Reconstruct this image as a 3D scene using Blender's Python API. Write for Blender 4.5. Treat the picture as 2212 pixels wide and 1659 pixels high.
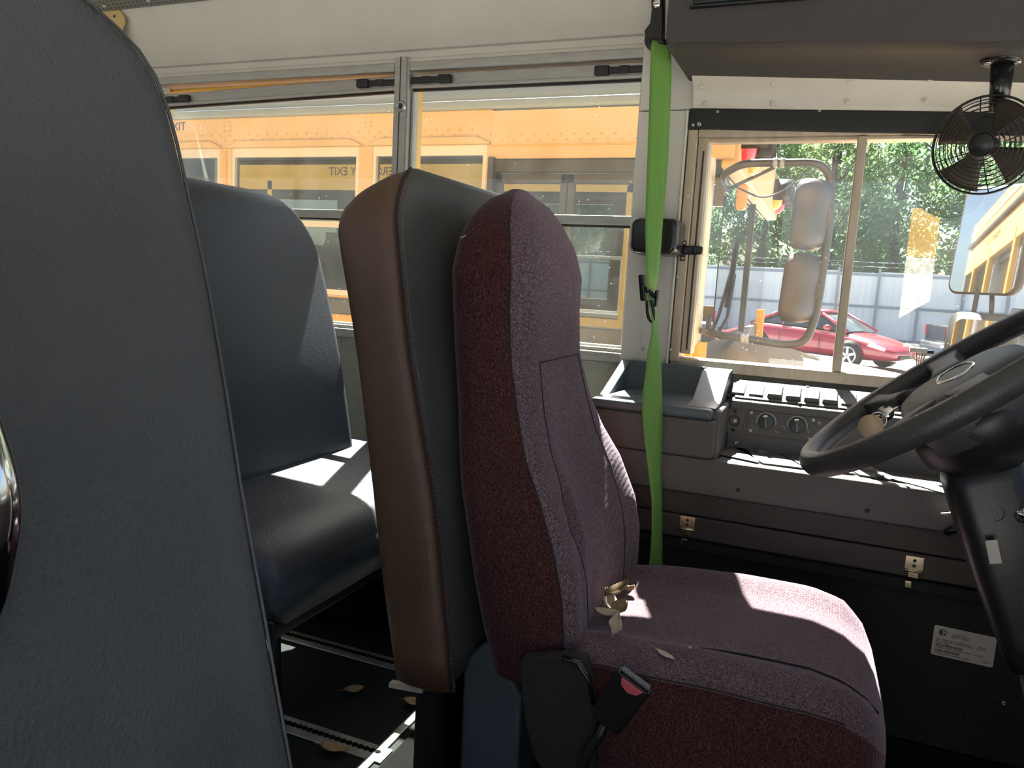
import bpy, bmesh, math, random
from mathutils import Vector, Matrix
V = Vector
R = math.radians
rnd = random.Random(7)
for o in list(bpy.data.objects): bpy.data.objects.remove(o)
SC = bpy.context.scene
COL = SC.collection

# ------------------------------------------------------------------ camera
F = 1662.0; CX, CY = 1106.0, 829.5
EYE = V((0, 0, 0.87))
_down = V((-690, 12267, 1662)).normalized()
_mx = V((-4106, -455, 1662)); _mx = (_mx - _mx.dot(_down) * _down).normalized()
_X = -_mx; _Z = -_down; _Y = _Z.cross(_X) * -1
if _Y.z < 0: _Y = -_Y
def c2w(v): return V((_X.dot(v), _Y.dot(v), _Z.dot(v)))
_r, _u, _b = c2w(V((1, 0, 0))), -c2w(V((0, 1, 0))), -c2w(V((0, 0, 1)))
cd = bpy.data.cameras.new('camera'); cam = bpy.data.objects.new('camera', cd); COL.objects.link(cam)
cam.matrix_world = Matrix(((_r.x, _u.x, _b.x, EYE.x), (_r.y, _u.y, _b.y, EYE.y), (_r.z, _u.z, _b.z, EYE.z), (0, 0, 0, 1)))
cd.sensor_fit = 'HORIZONTAL'; cd.sensor_width = 36; cd.lens = F / 2212 * 36; cd.clip_start = 0.02; cd.clip_end = 400
SC.camera = cam
# a picture measurement turned into a place: on the plane y = c, z = c or x = c
def ray(px, py): return c2w(V((px - CX, py - CY, F)))
def atY(px, py, y): d = ray(px, py); return EYE + d * (y / d.y)
def atZ(px, py, z): d = ray(px, py); return EYE + d * ((z - EYE.z) / d.z)
def atX(px, py, x): d = ray(px, py); return EYE + d * (x / d.x)

# ------------------------------------------------------------------ light
SC.view_settings.view_transform = 'Standard'; SC.view_settings.look = 'None'
SC.view_settings.exposure = 0.7; SC.view_settings.gamma = 1.0; SC.view_settings.use_curve_mapping = False
SUN = V((0.38, -1.0, -1.45)).normalized()
w = bpy.data.worlds.new('sky'); SC.world = w; w.use_nodes = True
nt = w.node_tree; bg = nt.nodes['Background']
sky = nt.nodes.new('ShaderNodeTexSky'); sky.sky_type = 'NISHITA'; sky.sun_disc = False
sky.sun_elevation = math.asin(-SUN.z); sky.sun_rotation = math.atan2(-SUN.x, -SUN.y)
sky.air_density = 1.0; sky.dust_density = 2.5; sky.ozone_density = 1.0
nt.links.new(sky.outputs[0], bg.inputs[0]); bg.inputs[1].default_value = 0.14
sd = bpy.data.lights.new('sun', 'SUN'); sd.energy = 36.0; sd.angle = R(0.55); sd.color = (1.0, 0.95, 0.86)
sun = bpy.data.objects.new('sun', sd); COL.objects.link(sun); sun.location = (-6, 14, 18)
sun.rotation_euler = SUN.to_track_quat('-Z', 'Y').to_euler()

# ------------------------------------------------------------------ materials
MATS = {}
def mat(name, col, rough=0.6, metal=0.0, var=0.0, vscale=6.0, bump=0.0, bscale=200.0, spec=0.5, sheen=0.0, coat=0.0, col2=None, stretch=(1, 1, 1), emit=0.0, trans=0.0):
    if name in MATS: return MATS[name]
    m = bpy.data.materials.new(name); m.use_nodes = True; MATS[name] = m
    t = m.node_tree; p = t.nodes['Principled BSDF']
    p.inputs['Base Color'].default_value = (*col, 1); p.inputs['Roughness'].default_value = rough
    p.inputs['Metallic'].default_value = metal; p.inputs['Specular IOR Level'].default_value = spec
    p.inputs['Sheen Weight'].default_value = sheen; p.inputs['Coat Weight'].default_value = coat
    if emit: p.inputs['Emission Color'].default_value = (*col, 1); p.inputs['Emission Strength'].default_value = emit
    tc = t.nodes.new('ShaderNodeTexCoord'); mp = t.nodes.new('ShaderNodeMapping'); mp.inputs['Scale'].default_value = stretch
    t.links.new(tc.outputs['Object'], mp.inputs[0])
    if var or col2:
        n = t.nodes.new('ShaderNodeTexNoise'); n.inputs['Scale'].default_value = vscale; n.inputs['Detail'].default_value = 6
        t.links.new(mp.outputs[0], n.inputs['Vector'])
        r = t.nodes.new('ShaderNodeValToRGB'); r.color_ramp.elements[0].position = 0.32; r.color_ramp.elements[1].position = 0.68
        c2 = col2 or tuple(min(1, c * (1 + var)) for c in col); c1 = col if col2 else tuple(c * (1 - var) for c in col)
        r.color_ramp.elements[0].color = (*c1, 1); r.color_ramp.elements[1].color = (*c2, 1)
        t.links.new(n.outputs[0], r.inputs[0]); t.links.new(r.outputs[0], p.inputs['Base Color'])
        mr = t.nodes.new('ShaderNodeMapRange'); mr.inputs[3].default_value = max(0.02, rough - 0.08); mr.inputs[4].default_value = min(1, rough + 0.08)
        t.links.new(n.outputs[0], mr.inputs[0]); t.links.new(mr.outputs[0], p.inputs['Roughness'])
    if bump:
        n2 = t.nodes.new('ShaderNodeTexNoise'); n2.inputs['Scale'].default_value = bscale; n2.inputs['Detail'].default_value = 3
        t.links.new(mp.outputs[0], n2.inputs['Vector'])
        b = t.nodes.new('ShaderNodeBump'); b.inputs['Strength'].default_value = bump; b.inputs['Distance'].default_value = 0.002
        t.links.new(n2.outputs[0], b.inputs['Height']); t.links.new(b.outputs[0], p.inputs['Normal'])
    if trans:
        out = t.nodes['Material Output']; tr = t.nodes.new('ShaderNodeBsdfTranslucent'); tr.inputs[0].default_value = (*col, 1)
        mx = t.nodes.new('ShaderNodeMixShader'); mx.inputs[0].default_value = trans
        t.links.new(p.outputs[0], mx.inputs[1]); t.links.new(tr.outputs[0], mx.inputs[2]); t.links.new(mx.outputs[0], out.inputs[0])
    return m
def fabric(name, dark, light, knit=420.0):
    m = bpy.data.materials.new(name); m.use_nodes = True; MATS[name] = m
    t = m.node_tree; p = t.nodes['Principled BSDF']; p.inputs['Roughness'].default_value = 0.95; p.inputs['Specular IOR Level'].default_value = 0.12
    p.inputs['Sheen Weight'].default_value = 0.35; p.inputs['Sheen Roughness'].default_value = 0.4; p.inputs['Sheen Tint'].default_value = (0.55, 0.45, 0.6, 1)
    tc = t.nodes.new('ShaderNodeTexCoord'); mp = t.nodes.new('ShaderNodeMapping'); mp.inputs['Scale'].default_value = (1, 1, 0.45)
    t.links.new(tc.outputs['Object'], mp.inputs[0])
    n = t.nodes.new('ShaderNodeTexNoise'); n.inputs['Scale'].default_value = knit; n.inputs['Detail'].default_value = 2; t.links.new(mp.outputs[0], n.inputs['Vector'])
    big = t.nodes.new('ShaderNodeTexNoise'); big.inputs['Scale'].default_value = 5; t.links.new(tc.outputs['Object'], big.inputs['Vector'])
    r = t.nodes.new('ShaderNodeValToRGB'); e = r.color_ramp.elements; e[0].position = 0.42; e[1].position = 0.70
    e[0].color = (*dark, 1); e[1].color = (*light, 1); t.links.new(n.outputs[0], r.inputs[0])
    mx = t.nodes.new('ShaderNodeMixRGB'); mx.blend_type = 'MULTIPLY'; mx.inputs[0].default_value = 0.5
    r2 = t.nodes.new('ShaderNodeValToRGB'); r2.color_ramp.elements[0].color = (.6, .6, .6, 1); r2.color_ramp.elements[0].position = .3; r2.color_ramp.elements[1].position = .7
    t.links.new(big.outputs[0], r2.inputs[0]); t.links.new(r.outputs[0], mx.inputs[1]); t.links.new(r2.outputs[0], mx.inputs[2]); t.links.new(mx.outputs[0], p.inputs['Base Color'])
    wv = t.nodes.new('ShaderNodeTexWave'); wv.inputs['Scale'].default_value = 70; wv.inputs['Distortion'].default_value = 2.0; wv.inputs['Detail'].default_value = 2
    t.links.new(tc.outputs['Object'], wv.inputs['Vector'])
    ad = t.nodes.new('ShaderNodeMath'); ad.operation = 'ADD'; t.links.new(n.outputs[0], ad.inputs[0]); t.links.new(wv.outputs['Fac'], ad.inputs[1])
    b = t.nodes.new('ShaderNodeBump'); b.inputs['Strength'].default_value = 0.35; b.inputs['Distance'].default_value = 0.0015
    t.links.new(ad.outputs[0], b.inputs['Height']); t.links.new(b.outputs[0], p.inputs['Normal'])
    return m
def glass(name, tint=(0.93, 0.96, 0.95), refl=1.0, dust=0.04, rough=0.0):
    m = bpy.data.materials.new(name); m.use_nodes = True; MATS[name] = m
    t = m.node_tree; t.nodes.remove(t.nodes['Principled BSDF']); out = t.nodes['Material Output']
    tr = t.nodes.new('ShaderNodeBsdfTransparent'); tr.inputs[0].default_value = (*tint, 1)
    gl = t.nodes.new('ShaderNodeBsdfGlossy'); gl.inputs['Roughness'].default_value = rough
    fr = t.nodes.new('ShaderNodeFresnel'); ge = t.nodes.new('ShaderNodeNewGeometry'); ior = t.nodes.new('ShaderNodeMapRange'); ior.inputs[3].default_value = 1.5; ior.inputs[4].default_value = 1 / 1.5
    t.links.new(ge.outputs['Backfacing'], ior.inputs[0]); t.links.new(ior.outputs[0], fr.inputs[0])
    mu = t.nodes.new('ShaderNodeMath'); mu.operation = 'MULTIPLY'; mu.inputs[1].default_value = refl; mu.use_clamp = True; t.links.new(fr.outputs[0], mu.inputs[0])
    m1 = t.nodes.new('ShaderNodeMixShader'); t.links.new(mu.outputs[0], m1.inputs[0]); t.links.new(tr.outputs[0], m1.inputs[1]); t.links.new(gl.outputs[0], m1.inputs[2])
    df = t.nodes.new('ShaderNodeBsdfDiffuse'); df.inputs[0].default_value = (.8, .78, .74, 1)
    tl = t.nodes.new('ShaderNodeBsdfTranslucent'); tl.inputs[0].default_value = (.8, .8, .78, 1)
    m2 = t.nodes.new('ShaderNodeMixShader'); m2.inputs[0].default_value = 0.5; t.links.new(df.outputs[0], m2.inputs[1]); t.links.new(tl.outputs[0], m2.inputs[2])
    tc = t.nodes.new('ShaderNodeTexCoord'); n = t.nodes.new('ShaderNodeTexNoise'); n.inputs['Scale'].default_value = 9; n.inputs['Detail'].default_value = 8
    t.links.new(tc.outputs['Object'], n.inputs['Vector'])
    vo = t.nodes.new('ShaderNodeTexVoronoi'); vo.inputs['Scale'].default_value = 55; t.links.new(tc.outputs['Object'], vo.inputs['Vector'])
    sp = t.nodes.new('ShaderNodeMapRange'); sp.inputs[1].default_value = 0.12; sp.inputs[2].default_value = 0.05; sp.inputs[3].default_value = 0; sp.inputs[4].default_value = 0.25
    t.links.new(vo.outputs['Distance'], sp.inputs[0])
    n3 = t.nodes.new('ShaderNodeTexNoise'); n3.inputs['Scale'].default_value = 14; t.links.new(tc.outputs['Object'], n3.inputs['Vector'])
    gt = t.nodes.new('ShaderNodeMapRange'); gt.inputs[1].default_value = 0.55; gt.inputs[2].default_value = 0.65; t.links.new(n3.outputs[0], gt.inputs[0])
    ms = t.nodes.new('ShaderNodeMath'); ms.operation = 'MULTIPLY'; t.links.new(sp.outputs[0], ms.inputs[0]); t.links.new(gt.outputs[0], ms.inputs[1])
    mr = t.nodes.new('ShaderNodeMapRange'); mr.inputs[1].default_value = .3; mr.inputs[2].default_value = .75; mr.inputs[3].default_value = dust * 0.5; mr.inputs[4].default_value = dust * 1.6
    t.links.new(n.outputs[0], mr.inputs[0])
    ad = t.nodes.new('ShaderNodeMath'); ad.operation = 'ADD'; t.links.new(mr.outputs[0], ad.inputs[0]); t.links.new(ms.outputs[0], ad.inputs[1])
    m3 = t.nodes.new('ShaderNodeMixShader'); t.links.new(ad.outputs[0], m3.inputs[0]); t.links.new(m1.outputs[0], m3.inputs[1]); t.links.new(m2.outputs[0], m3.inputs[2])
    t.links.new(m3.outputs[0], out.inputs[0])
    return m
M_cream = mat('cream_paint', (.50, .48, .42), .45, var=.05)
M_alu = mat('aluminium', (.40, .39, .36), .42, .55, var=.08, vscale=20, stretch=(1, 1, 6))
M_tanalu = mat('weathered_aluminium', (.50, .42, .32), .45, .45, var=.12, vscale=14, stretch=(4, 1, 1))
M_white = mat('white_painted_panel', (.60, .58, .53), .5, var=.04)
M_trimw = mat('ivory_trim', (.66, .62, .53), .5, var=.04)
M_wall = mat('grey_wall_panel', (.34, .32, .27), .33, .45, var=.07, vscale=30)
M_rubber = mat('black_rubber', (.0045, .0045, .0045), .9, bump=.3, bscale=300, spec=.05)
M_floor = mat('ribbed_floor_rubber', (.007, .010, .009), .8, var=.25, vscale=18, bump=.4, bscale=160, spec=.2)
M_strip = mat('floor_strip_metal', (.42, .42, .38), .4, .7, var=.15, vscale=40)
M_black = mat('black_plastic', (.012, .012, .013), .38, bump=.15, bscale=500)
M_blackg = mat('gloss_black', (.010, .010, .011), .22)
M_dark = mat('dark_grey_plastic', (.040, .036, .032), .62, bump=.35, bscale=420, var=.08)
M_dash = mat('dash_grey_plastic', (.092, .084, .080), .55, bump=.4, bscale=450, var=.06)
M_tray = mat('tray_blue_grey', (.085, .105, .12), .36, bump=.2, bscale=380, var=.06)
M_cab = mat('cabinet_dark_brown', (.040, .031, .026), .6, bump=.25, bscale=300, var=.12)
M_cab2 = mat('cabinet_black_carpet', (.016, .0145, .0135), .9, bump=.6, bscale=500, var=.2, vscale=120)
M_hvac = mat('heater_plate_brown', (.055, .046, .040), .45)
M_knob = mat('knob_grey', (.06, .068, .072), .4)
M_print = mat('white_print', (.55, .53, .48), .6)
M_screw = mat('screw_steel', (.45, .43, .40), .35, .85)
M_chrome = mat('chrome', (.75, .75, .76), .10, 1.0)
M_brass = mat('brassy_steel', (.62, .52, .36), .24, 1.0, var=.12, vscale=60)
M_vgrey = mat('grey_vinyl', (.058, .061, .067), .52, bump=.5, bscale=330, var=.12, vscale=7)
M_vfront = mat('smoky_grey_vinyl', (.064, .066, .066), .36, bump=.35, bscale=300, var=.06, vscale=9)
M_vwarm = mat('warm_lit_vinyl', (.100, .053, .031), .46, bump=.45, bscale=300, var=.08, vscale=9)  # warm light on the barrier end put into the vinyl colour
M_vblue = mat('slate_blue_vinyl', (.046, .053, .070), .40, bump=.45, bscale=300, var=.10, vscale=8)
M_thread = mat('dark_thread', (.020, .014, .013), .8)
M_thread2 = mat('grey_thread', (.13, .115, .12), .8)
M_maroon = fabric('maroon_knit', (.036, .012, .012), (.125, .056, .052), 600)
M_plum = fabric('plum_knit', (.078, .048, .058), (.26, .20, .22), 600)
M_belt = mat('green_webbing', (.26, .50, .12), .55, var=.06, vscale=90, trans=.42, stretch=(1, 1, .06), bump=.3, bscale=500)
M_tan = mat('tan_bracket', (.50, .36, .16), .6, var=.06)
M_perf = mat('perforated_grey', (.16, .165, .145), .5, .3)
M_lens = mat('dark_lens', (.012, .017, .020), .15)
M_red = mat('red_button', (.55, .10, .12), .35)
M_tag = mat('tan_fibre_tag', (.50, .36, .24), .6, var=.06)
M_paper = mat('label_paper', (.46, .42, .38), .6)
M_ink = mat('label_ink', (.06, .05, .05), .7)
M_leaf = mat('dry_leaf', (.26, .17, .085), .7, var=.25, vscale=60)
M_leafp = mat('pale_dry_leaf', (.46, .40, .30), .7, var=.15, vscale=60)
M_yel = mat('school_bus_yellow', (.62, .34, .065), .5, var=.05, vscale=4)
M_yel2 = mat('haze_pale_bus_yellow', (.60, .40, .20), .5, var=.05, vscale=4)  # bus yellow with the pale veil of the window glass mixed into it
M_roof = mat('white_roof_paint', (.27, .32, .36), .5, var=.03)
M_rail = mat('black_rub_rail', (.030, .028, .027), .5)
M_sash = mat('pale_sash', (.58, .53, .49), .4, .3)
M_glass = glass('passenger_window_glass', (.90, .94, .92), 1.0, .012)
M_glassd = glass('driver_window_glass', (.95, .97, .97), 1.5, .011)
M_glasso = glass('other_bus_glass', (.42, .47, .47), 2.2, .02)
M_mirror = mat('mirror_glass', (.80, .82, .83), .02, 1.0)
M_mhouse = mat('weathered_mirror_housing', (.060, .034, .022), .45, var=.18, vscale=7, col2=(.032, .040, .052))
M_gravel = mat('pale_gravel', (.26, .26, .26), .9, var=.28, vscale=9, bump=1.0, bscale=30)
M_fence = mat('pale_blue_fence_sheet', (.78, .86, .90), .5, 0, var=.03)
M_post = mat('fence_post_steel', (.26, .33, .40), .5, .4)
M_bark = mat('bark', (.07, .055, .045), .9, var=.2)
M_fol = [mat('foliage_deep', (.075, .16, .080), .6, var=.35, vscale=1.2, trans=.5), mat('foliage_mid', (.12, .23, .10), .6, var=.35, vscale=1.2, trans=.5), mat('foliage_light', (.20, .29, .13), .6, var=.35, vscale=1.2, trans=.5)]
M_carred = mat('red_car_paint', (.30, .02, .04), .28, coat=.8)
M_cargl = mat('car_window', (.05, .07, .085), .08)
M_truck = mat('dark_truck_paint', (.02, .024, .03), .3, coat=.6)
M_tire = mat('tyre', (.025, .025, .026), .8)
M_rim = mat('alloy_rim', (.55, .55, .56), .3, .8)
M_lampr = mat('red_lamp_lens', (.55, .03, .05), .25)
M_lampa = mat('amber_lamp_lens', (.75, .27, .02), .25)
M_hlamp = mat('headlamp_lens', (.75, .76, .74), .15)
M_seatb = mat('blue_bus_seat', (.05, .10, .17), .5)

# ------------------------------------------------------------------ mesh helpers
ORG = {}
class MB:
    def __init__(s): s.v = []; s.f = []; s.sm = []
    def add(s, vs, fs, smooth=False):
        k = len(s.v); s.v += [V(a) for a in vs]
        for f in fs: s.f.append([k + i for i in f]); s.sm.append(smooth)
        return s
    def box(s, x0, x1, y0, y1, z0, z1):
        return s.add([(x, y, z) for x in (x0, x1) for y in (y0, y1) for z in (z0, z1)], [(0, 1, 3, 2), (4, 6, 7, 5), (0, 4, 5, 1), (2, 3, 7, 6), (0, 2, 6, 4), (1, 5, 7, 3)])
    def obox(s, c, ax, h):
        c = V(c); a = [V(q).normalized() * k for q, k in zip(ax, h)]
        return s.add([c + a[0] * i + a[1] * j + a[2] * k for i in (-1, 1) for j in (-1, 1) for k in (-1, 1)], [(0, 1, 3, 2), (4, 6, 7, 5), (0, 4, 5, 1), (2, 3, 7, 6), (0, 2, 6, 4), (1, 5, 7, 3)])
    def ext(s, pts, vec, smooth=False):
        n = len(pts); vec = V(vec); pts = [V(p) for p in pts]
        s.add(pts + [p + vec for p in pts], [tuple(range(n))[::-1], tuple(range(n, 2 * n))])
        k = len(s.v) - 2 * n
        for i in range(n):
            j = (i + 1) % n; s.f.append([k + i, k + j, k + n + j, k + n + i]); s.sm.append(smooth)
        return s
    def loft(s, rings, cap=True, smooth=True, closed=True, loop=False):
        n = len(rings[0]); k = len(s.v)
        for r in rings: s.v += [V(p) for p in r]
        m = len(rings)
        for a in range(m if loop else m - 1):
            b = (a + 1) % m
            for i in range(n if closed else n - 1):
                j = (i + 1) % n; s.f.append([k + a * n + i, k + a * n + j, k + b * n + j, k + b * n + i]); s.sm.append(smooth)
        if cap and not loop:
            s.f.append([k + i for i in range(n)][::-1]); s.sm.append(smooth)
            s.f.append([k + (m - 1) * n + i for i in range(n)]); s.sm.append(smooth)
        return s
    def tube(s, pts, r, n=8, loop=False, flat=1.0):
        pts = [V(p) for p in pts]; rings = []; m = len(pts)
        ref = None
        for i, p in enumerate(pts):
            if loop: t = pts[(i + 1) % m] - pts[i - 1]
            else: t = pts[min(i + 1, m - 1)] - pts[max(i - 1, 0)]
            t.normalize()
            if ref is None: ref = V((0, 0, 1)) if abs(t.z) < .9 else V((1, 0, 0))
            a = t.cross(ref).normalized(); b = a.cross(t).normalized(); ref = b
            rr = r[i] if isinstance(r, (list, tuple)) else r
            rings.append([p + a * (math.cos(q) * rr) + b * (math.sin(q) * rr * flat) for q in [2 * math.pi * k / n for k in range(n)]])
        return s.loft(rings, loop=loop)
    def lathe(s, prof, org, axis, n=24, smooth=True, cap=True):
        axis = V(axis).normalized(); a = axis.orthogonal().normalized(); b = axis.cross(a); org = V(org)
        return s.loft([[org + axis * h + (a * math.cos(q) + b * math.sin(q)) * max(r, 1e-4) for q in [2 * math.pi * k / n for k in range(n)]] for r, h in prof], smooth=smooth, cap=cap)
    def cyl(s, p0, p1, r0, r1=None, n=20):
        p0, p1 = V(p0), V(p1); r1 = r0 if r1 is None else r1
        return s.lathe([(r0, 0), (r1, (p1 - p0).length)], p0, p1 - p0, n)
    def grid(s, fn, nu, nv, smooth=True):
        k = len(s.v); s.v += [V(fn(i / nu, j / nv)) for i in range(nu + 1) for j in range(nv + 1)]
        for i in range(nu):
            for j in range(nv):
                a = k + i * (nv + 1) + j; s.f.append([a, a + 1, a + nv + 2, a + nv + 1]); s.sm.append(smooth)
        return s
    def build(s, name, m, parent=None, bevel=0, seg=2, sub=0, org=None, solid=0):
        o0 = V(org) if org is not None else (ORG[parent.name] if parent else V((0, 0, 0)))
        me = bpy.data.meshes.new(name); me.from_pydata([v - o0 for v in s.v], [], s.f)
        for p, q in zip(me.polygons, s.sm): p.use_smooth = q
        bm = bmesh.new(); bm.from_mesh(me); bmesh.ops.recalc_face_normals(bm, faces=bm.faces); bm.to_mesh(me); bm.free()
        me.materials.append(m)
        o = bpy.data.objects.new(name, me); COL.objects.link(o)
        if parent: o.parent = parent
        else: o.location = o0
        ORG[o.name] = o0
        if solid: q = o.modifiers.new('thickness', 'SOLIDIFY'); q.thickness = solid; q.offset = 0
        if bevel:
            q = o.modifiers.new('bevel', 'BEVEL'); q.width = bevel; q.segments = seg; q.limit_method = 'ANGLE'; q.angle_limit = R(40)
            q.harden_normals = False
            for p in me.polygons: p.use_smooth = True
            q2 = o.modifiers.new('wn', 'WEIGHTED_NORMAL'); q2.keep_sharp = True
        if sub: q = o.modifiers.new('sub', 'SUBSURF'); q.levels = q.render_levels = sub
        return o
def tag(o, label, cat, group=None):
    o['label'] = label; o['category'] = cat
    if group: o['group'] = group
    return o
def thing(name, label, cat, loc, group=None, rotz=None):
    o = bpy.data.objects.new(name, None); COL.objects.link(o); o.location = loc; o.empty_display_size = .05
    ORG[o.name] = V(loc)
    if rotz is not None: o.rotation_euler = (0, 0, rotz); ORG[o.name] = V((0, 0, 0))
    return tag(o, label, cat, group)
def struct(o): o['kind'] = 'structure'; return o
def sroot(name, loc=(0, 0, 0)):
    o = bpy.data.objects.new(name, None); COL.objects.link(o); o.location = loc; ORG[o.name] = V(loc); o.empty_display_size = .05; return struct(o)
def bx(name, m, parent, b, bevel=0, seg=2): return MB().box(*b).build(name, m, parent, bevel, seg)
# a screw: shared dome mesh, one per radius
_scr = {}
def screw(parent, loc, normal=(0, -1, 0), r=.004, m=None, name='screw'):
    m = m or M_screw; key = (r, m.name)
    if key not in _scr:
        q = MB(); q.lathe([(r, -.0005), (r, .0006), (r * .85, r * .32), (r * .45, r * .45), (r * .40, r * .30), (.0001, r * .30)], (0, 0, 0), (0, 0, 1), 12, cap=False)
        o = q.build(name, m); _scr[key] = o.data; bpy.data.objects.remove(o)
    o = bpy.data.objects.new(name, _scr[key]); COL.objects.link(o); o.parent = parent; o.location = V(loc) - ORG[parent.name]
    o.rotation_euler = V(normal).to_track_quat('Z', 'Y').to_euler(); ORG[o.name] = V(loc); return o
def text(name, body, size, m, parent, loc, rot, depth=.0006):
    c = bpy.data.curves.new(name, 'FONT'); c.body = body; c.size = size; c.extrude = depth; c.align_x = 'CENTER'; c.align_y = 'CENTER'
    o = bpy.data.objects.new(name, c); COL.objects.link(o); dg = bpy.context.evaluated_depsgraph_get(); me = bpy.data.meshes.new_from_object(o.evaluated_get(dg))
    bpy.data.objects.remove(o); me.materials.clear(); me.materials.append(m)
    o = bpy.data.objects.new(name, me); COL.objects.link(o); o.parent = parent; o.location = V(loc) - ORG[parent.name]; o.rotation_euler = rot; ORG[o.name] = V(loc); return o
def rrect(w, h, r, n=4):
    pts = []
    for cx, cy, a in ((w - r, h - r, 0), (-w + r, h - r, 90), (-w + r, -h + r, 180), (w - r, -h + r, 270)):
        for k in range(n + 1): q = R(a + 90 * k / n); pts.append((cx + r * math.cos(q), cy + r * math.sin(q)))
    return pts
def lerp(tab, x):
    if x <= tab[0][0]: return tab[0][1]
    for (a, u), (b, v) in zip(tab, tab[1:]):
        if x <= b: return u + (v - u) * (x - a) / (b - a)
    return tab[-1][1]

# ================================================================== the bus shell
W = 1.90          # inner face of the left wall
WO = 1.975        # outer skin
XR, XF = -4.2, 1.05   # rear end and front end of the built shell
YR = -0.42        # right wall
# floor with aluminium strips
fl = struct(MB().box(XR, XF, YR - .05, WO, -.06, 0).build('floor', M_floor))
y1 = atZ(590, 1365, 0).y; y2 = atZ(615, 1565, 0).y
for yy in (y1, y2):
    st = bx('floor_strip', M_strip, fl, (XR + .05, -.66, yy - .022, yy + .022, 0, .004), .0015)
    q = MB()
    for k in range(150):
        x = -.68 - k * .0125; q.lathe([(.0068, .004), (.005, .0062)], (x, yy + .002, 0), (0, 0, 1), 8, smooth=False)
    o = q.build('strip_rib', M_rubber, st); o['kind'] = 'stuff'
bx('step_nosing', M_strip, fl, (-.690, -.672, .15, 1.50, 0, .005), .002)
bx('rubber_mat', M_rubber, fl, (-.655, XF - .05, .45, 1.62, 0, .006), .002)
# left wall : lower panel, posts, header; outside skin
wl = sroot('wall_left', (-1, W, 0))
SILL, HEAD = .69, 1.437
bx('lower_panel', M_wall, wl, (XR, -.47, W, W + .03, 0, SILL - .012))
bx('front_lower_panel', M_wall, wl, (-.47, XF, W + .02, W + .03, 0, .69))
bx('outer_skin', M_yel, wl, (XR, XF, W + .045, WO, -.55, SILL - .02))
bx('outer_header', M_yel, wl, (XR, XF, W + .052, WO, HEAD - .030, 1.78))
for z0, z1 in ((.02, .12), (.52, .62)): bx('rub_rail', M_rail, wl, (XR, XF, WO, WO + .02, z0, z1), .008)
bx('drip_rail', M_rail, wl, (XR, XF, WO, WO + .02, 1.60, 1.63), .006)
for xx in (-3.75, -3.0, -2.07): bx('window_post', M_yel, wl, (xx - .02, xx + .02, W + .05, WO, SILL - .02, HEAD + .03))
bx('window_post', M_yel, wl, (-1.160, -1.122, W + .04, WO, SILL - .02, HEAD + .03))
bx('door_post', M_yel, wl, (-.43, -.36, W + .04, WO, SILL - .02, HEAD + .03))
text('lettering', 'EMERGENCY EXIT', .075, M_ink, wl, (-2.95, WO + .001, 1.530), (R(90), 0, R(180)))
for px, py in ((735, 735), (1312, 796), (1342, 798)): screw(wl, atY(px, py, W - .0005), r=.0055)
for k in range(8): screw(wl, (-1.5 - k * .22, W - .0005, .655), r=.0055)
# header moulding over the windows: stepped and curved up to the roof
HX0, HX1 = XR, -.405
prof = [(W + .03, HEAD), (W - .004, HEAD), (W - .004, HEAD + .010), (W - .001, HEAD + .012), (W - .004, HEAD + .028), (W - .014, HEAD + .030), (W - .024, HEAD + .052), (W - .030, HEAD + .060), (W - .044, HEAD + .095), (W - .052, HEAD + .118), (W - .055, HEAD + .122), (W - .068, HEAD + .160), (W - .085, HEAD + .195), (W - .090, HEAD + .212), (W + .03, HEAD + .24)]
q = MB(); q.ext([(HX0, a, b) for a, b in prof], (HX1 - HX0, 0, 0)); o = q.build('trim_1', M_cream, None, .002, 2, org=(-2, W, HEAD)); struct(o)
# perforated edge strip on top of it
yr, zr = atY(189, 24, W - .10).y, atY(189, 24, W - .10).z
o = MB().ext([(HX0, yr + .01, zr - .001), (HX0, yr - .035, zr + .015), (HX0, yr - .06, zr + .045), (HX0, yr + .01, zr + .045)], (HX1 - HX0, 0, 0)).build('trim_2', M_perf, org=(-2, yr, zr)); struct(o)
q = MB()
for k in range(110):
    for j in range(3):
        x = -2.9 + k * .016 + (j % 2) * .008; t_ = (.18 + .3 * j)
        q.lathe([(.0032, .0003), (.003, .0006)], (x, yr - .035 * t_ + .01 * (1 - t_) - .0012, zr + .015 * t_ - .001), (0, -.33, -.94), 6, smooth=False)
pf = q.build('perforation', M_black, o); pf['kind'] = 'stuff'
for x in (-2.13, -1.95): screw(o, (x, yr - .012, zr + .004), (0, -.33, -.94), .008)
# ceiling
rp = [(WO, 1.70), (WO - .06, 1.78), (1.6, 1.90), (1.2, 1.95), (.75, 1.965), (.3, 1.95), (-.1, 1.90), (YR - .01, 1.78), (YR - .075, 1.70)]
o = MB().loft([[(XR, a, b) for a, b in rp], [(XF, a, b) for a, b in rp]], cap=False, closed=False).build('ceiling', M_cream, org=(-1.5, .75, 1.95), solid=.03); struct(o)
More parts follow.
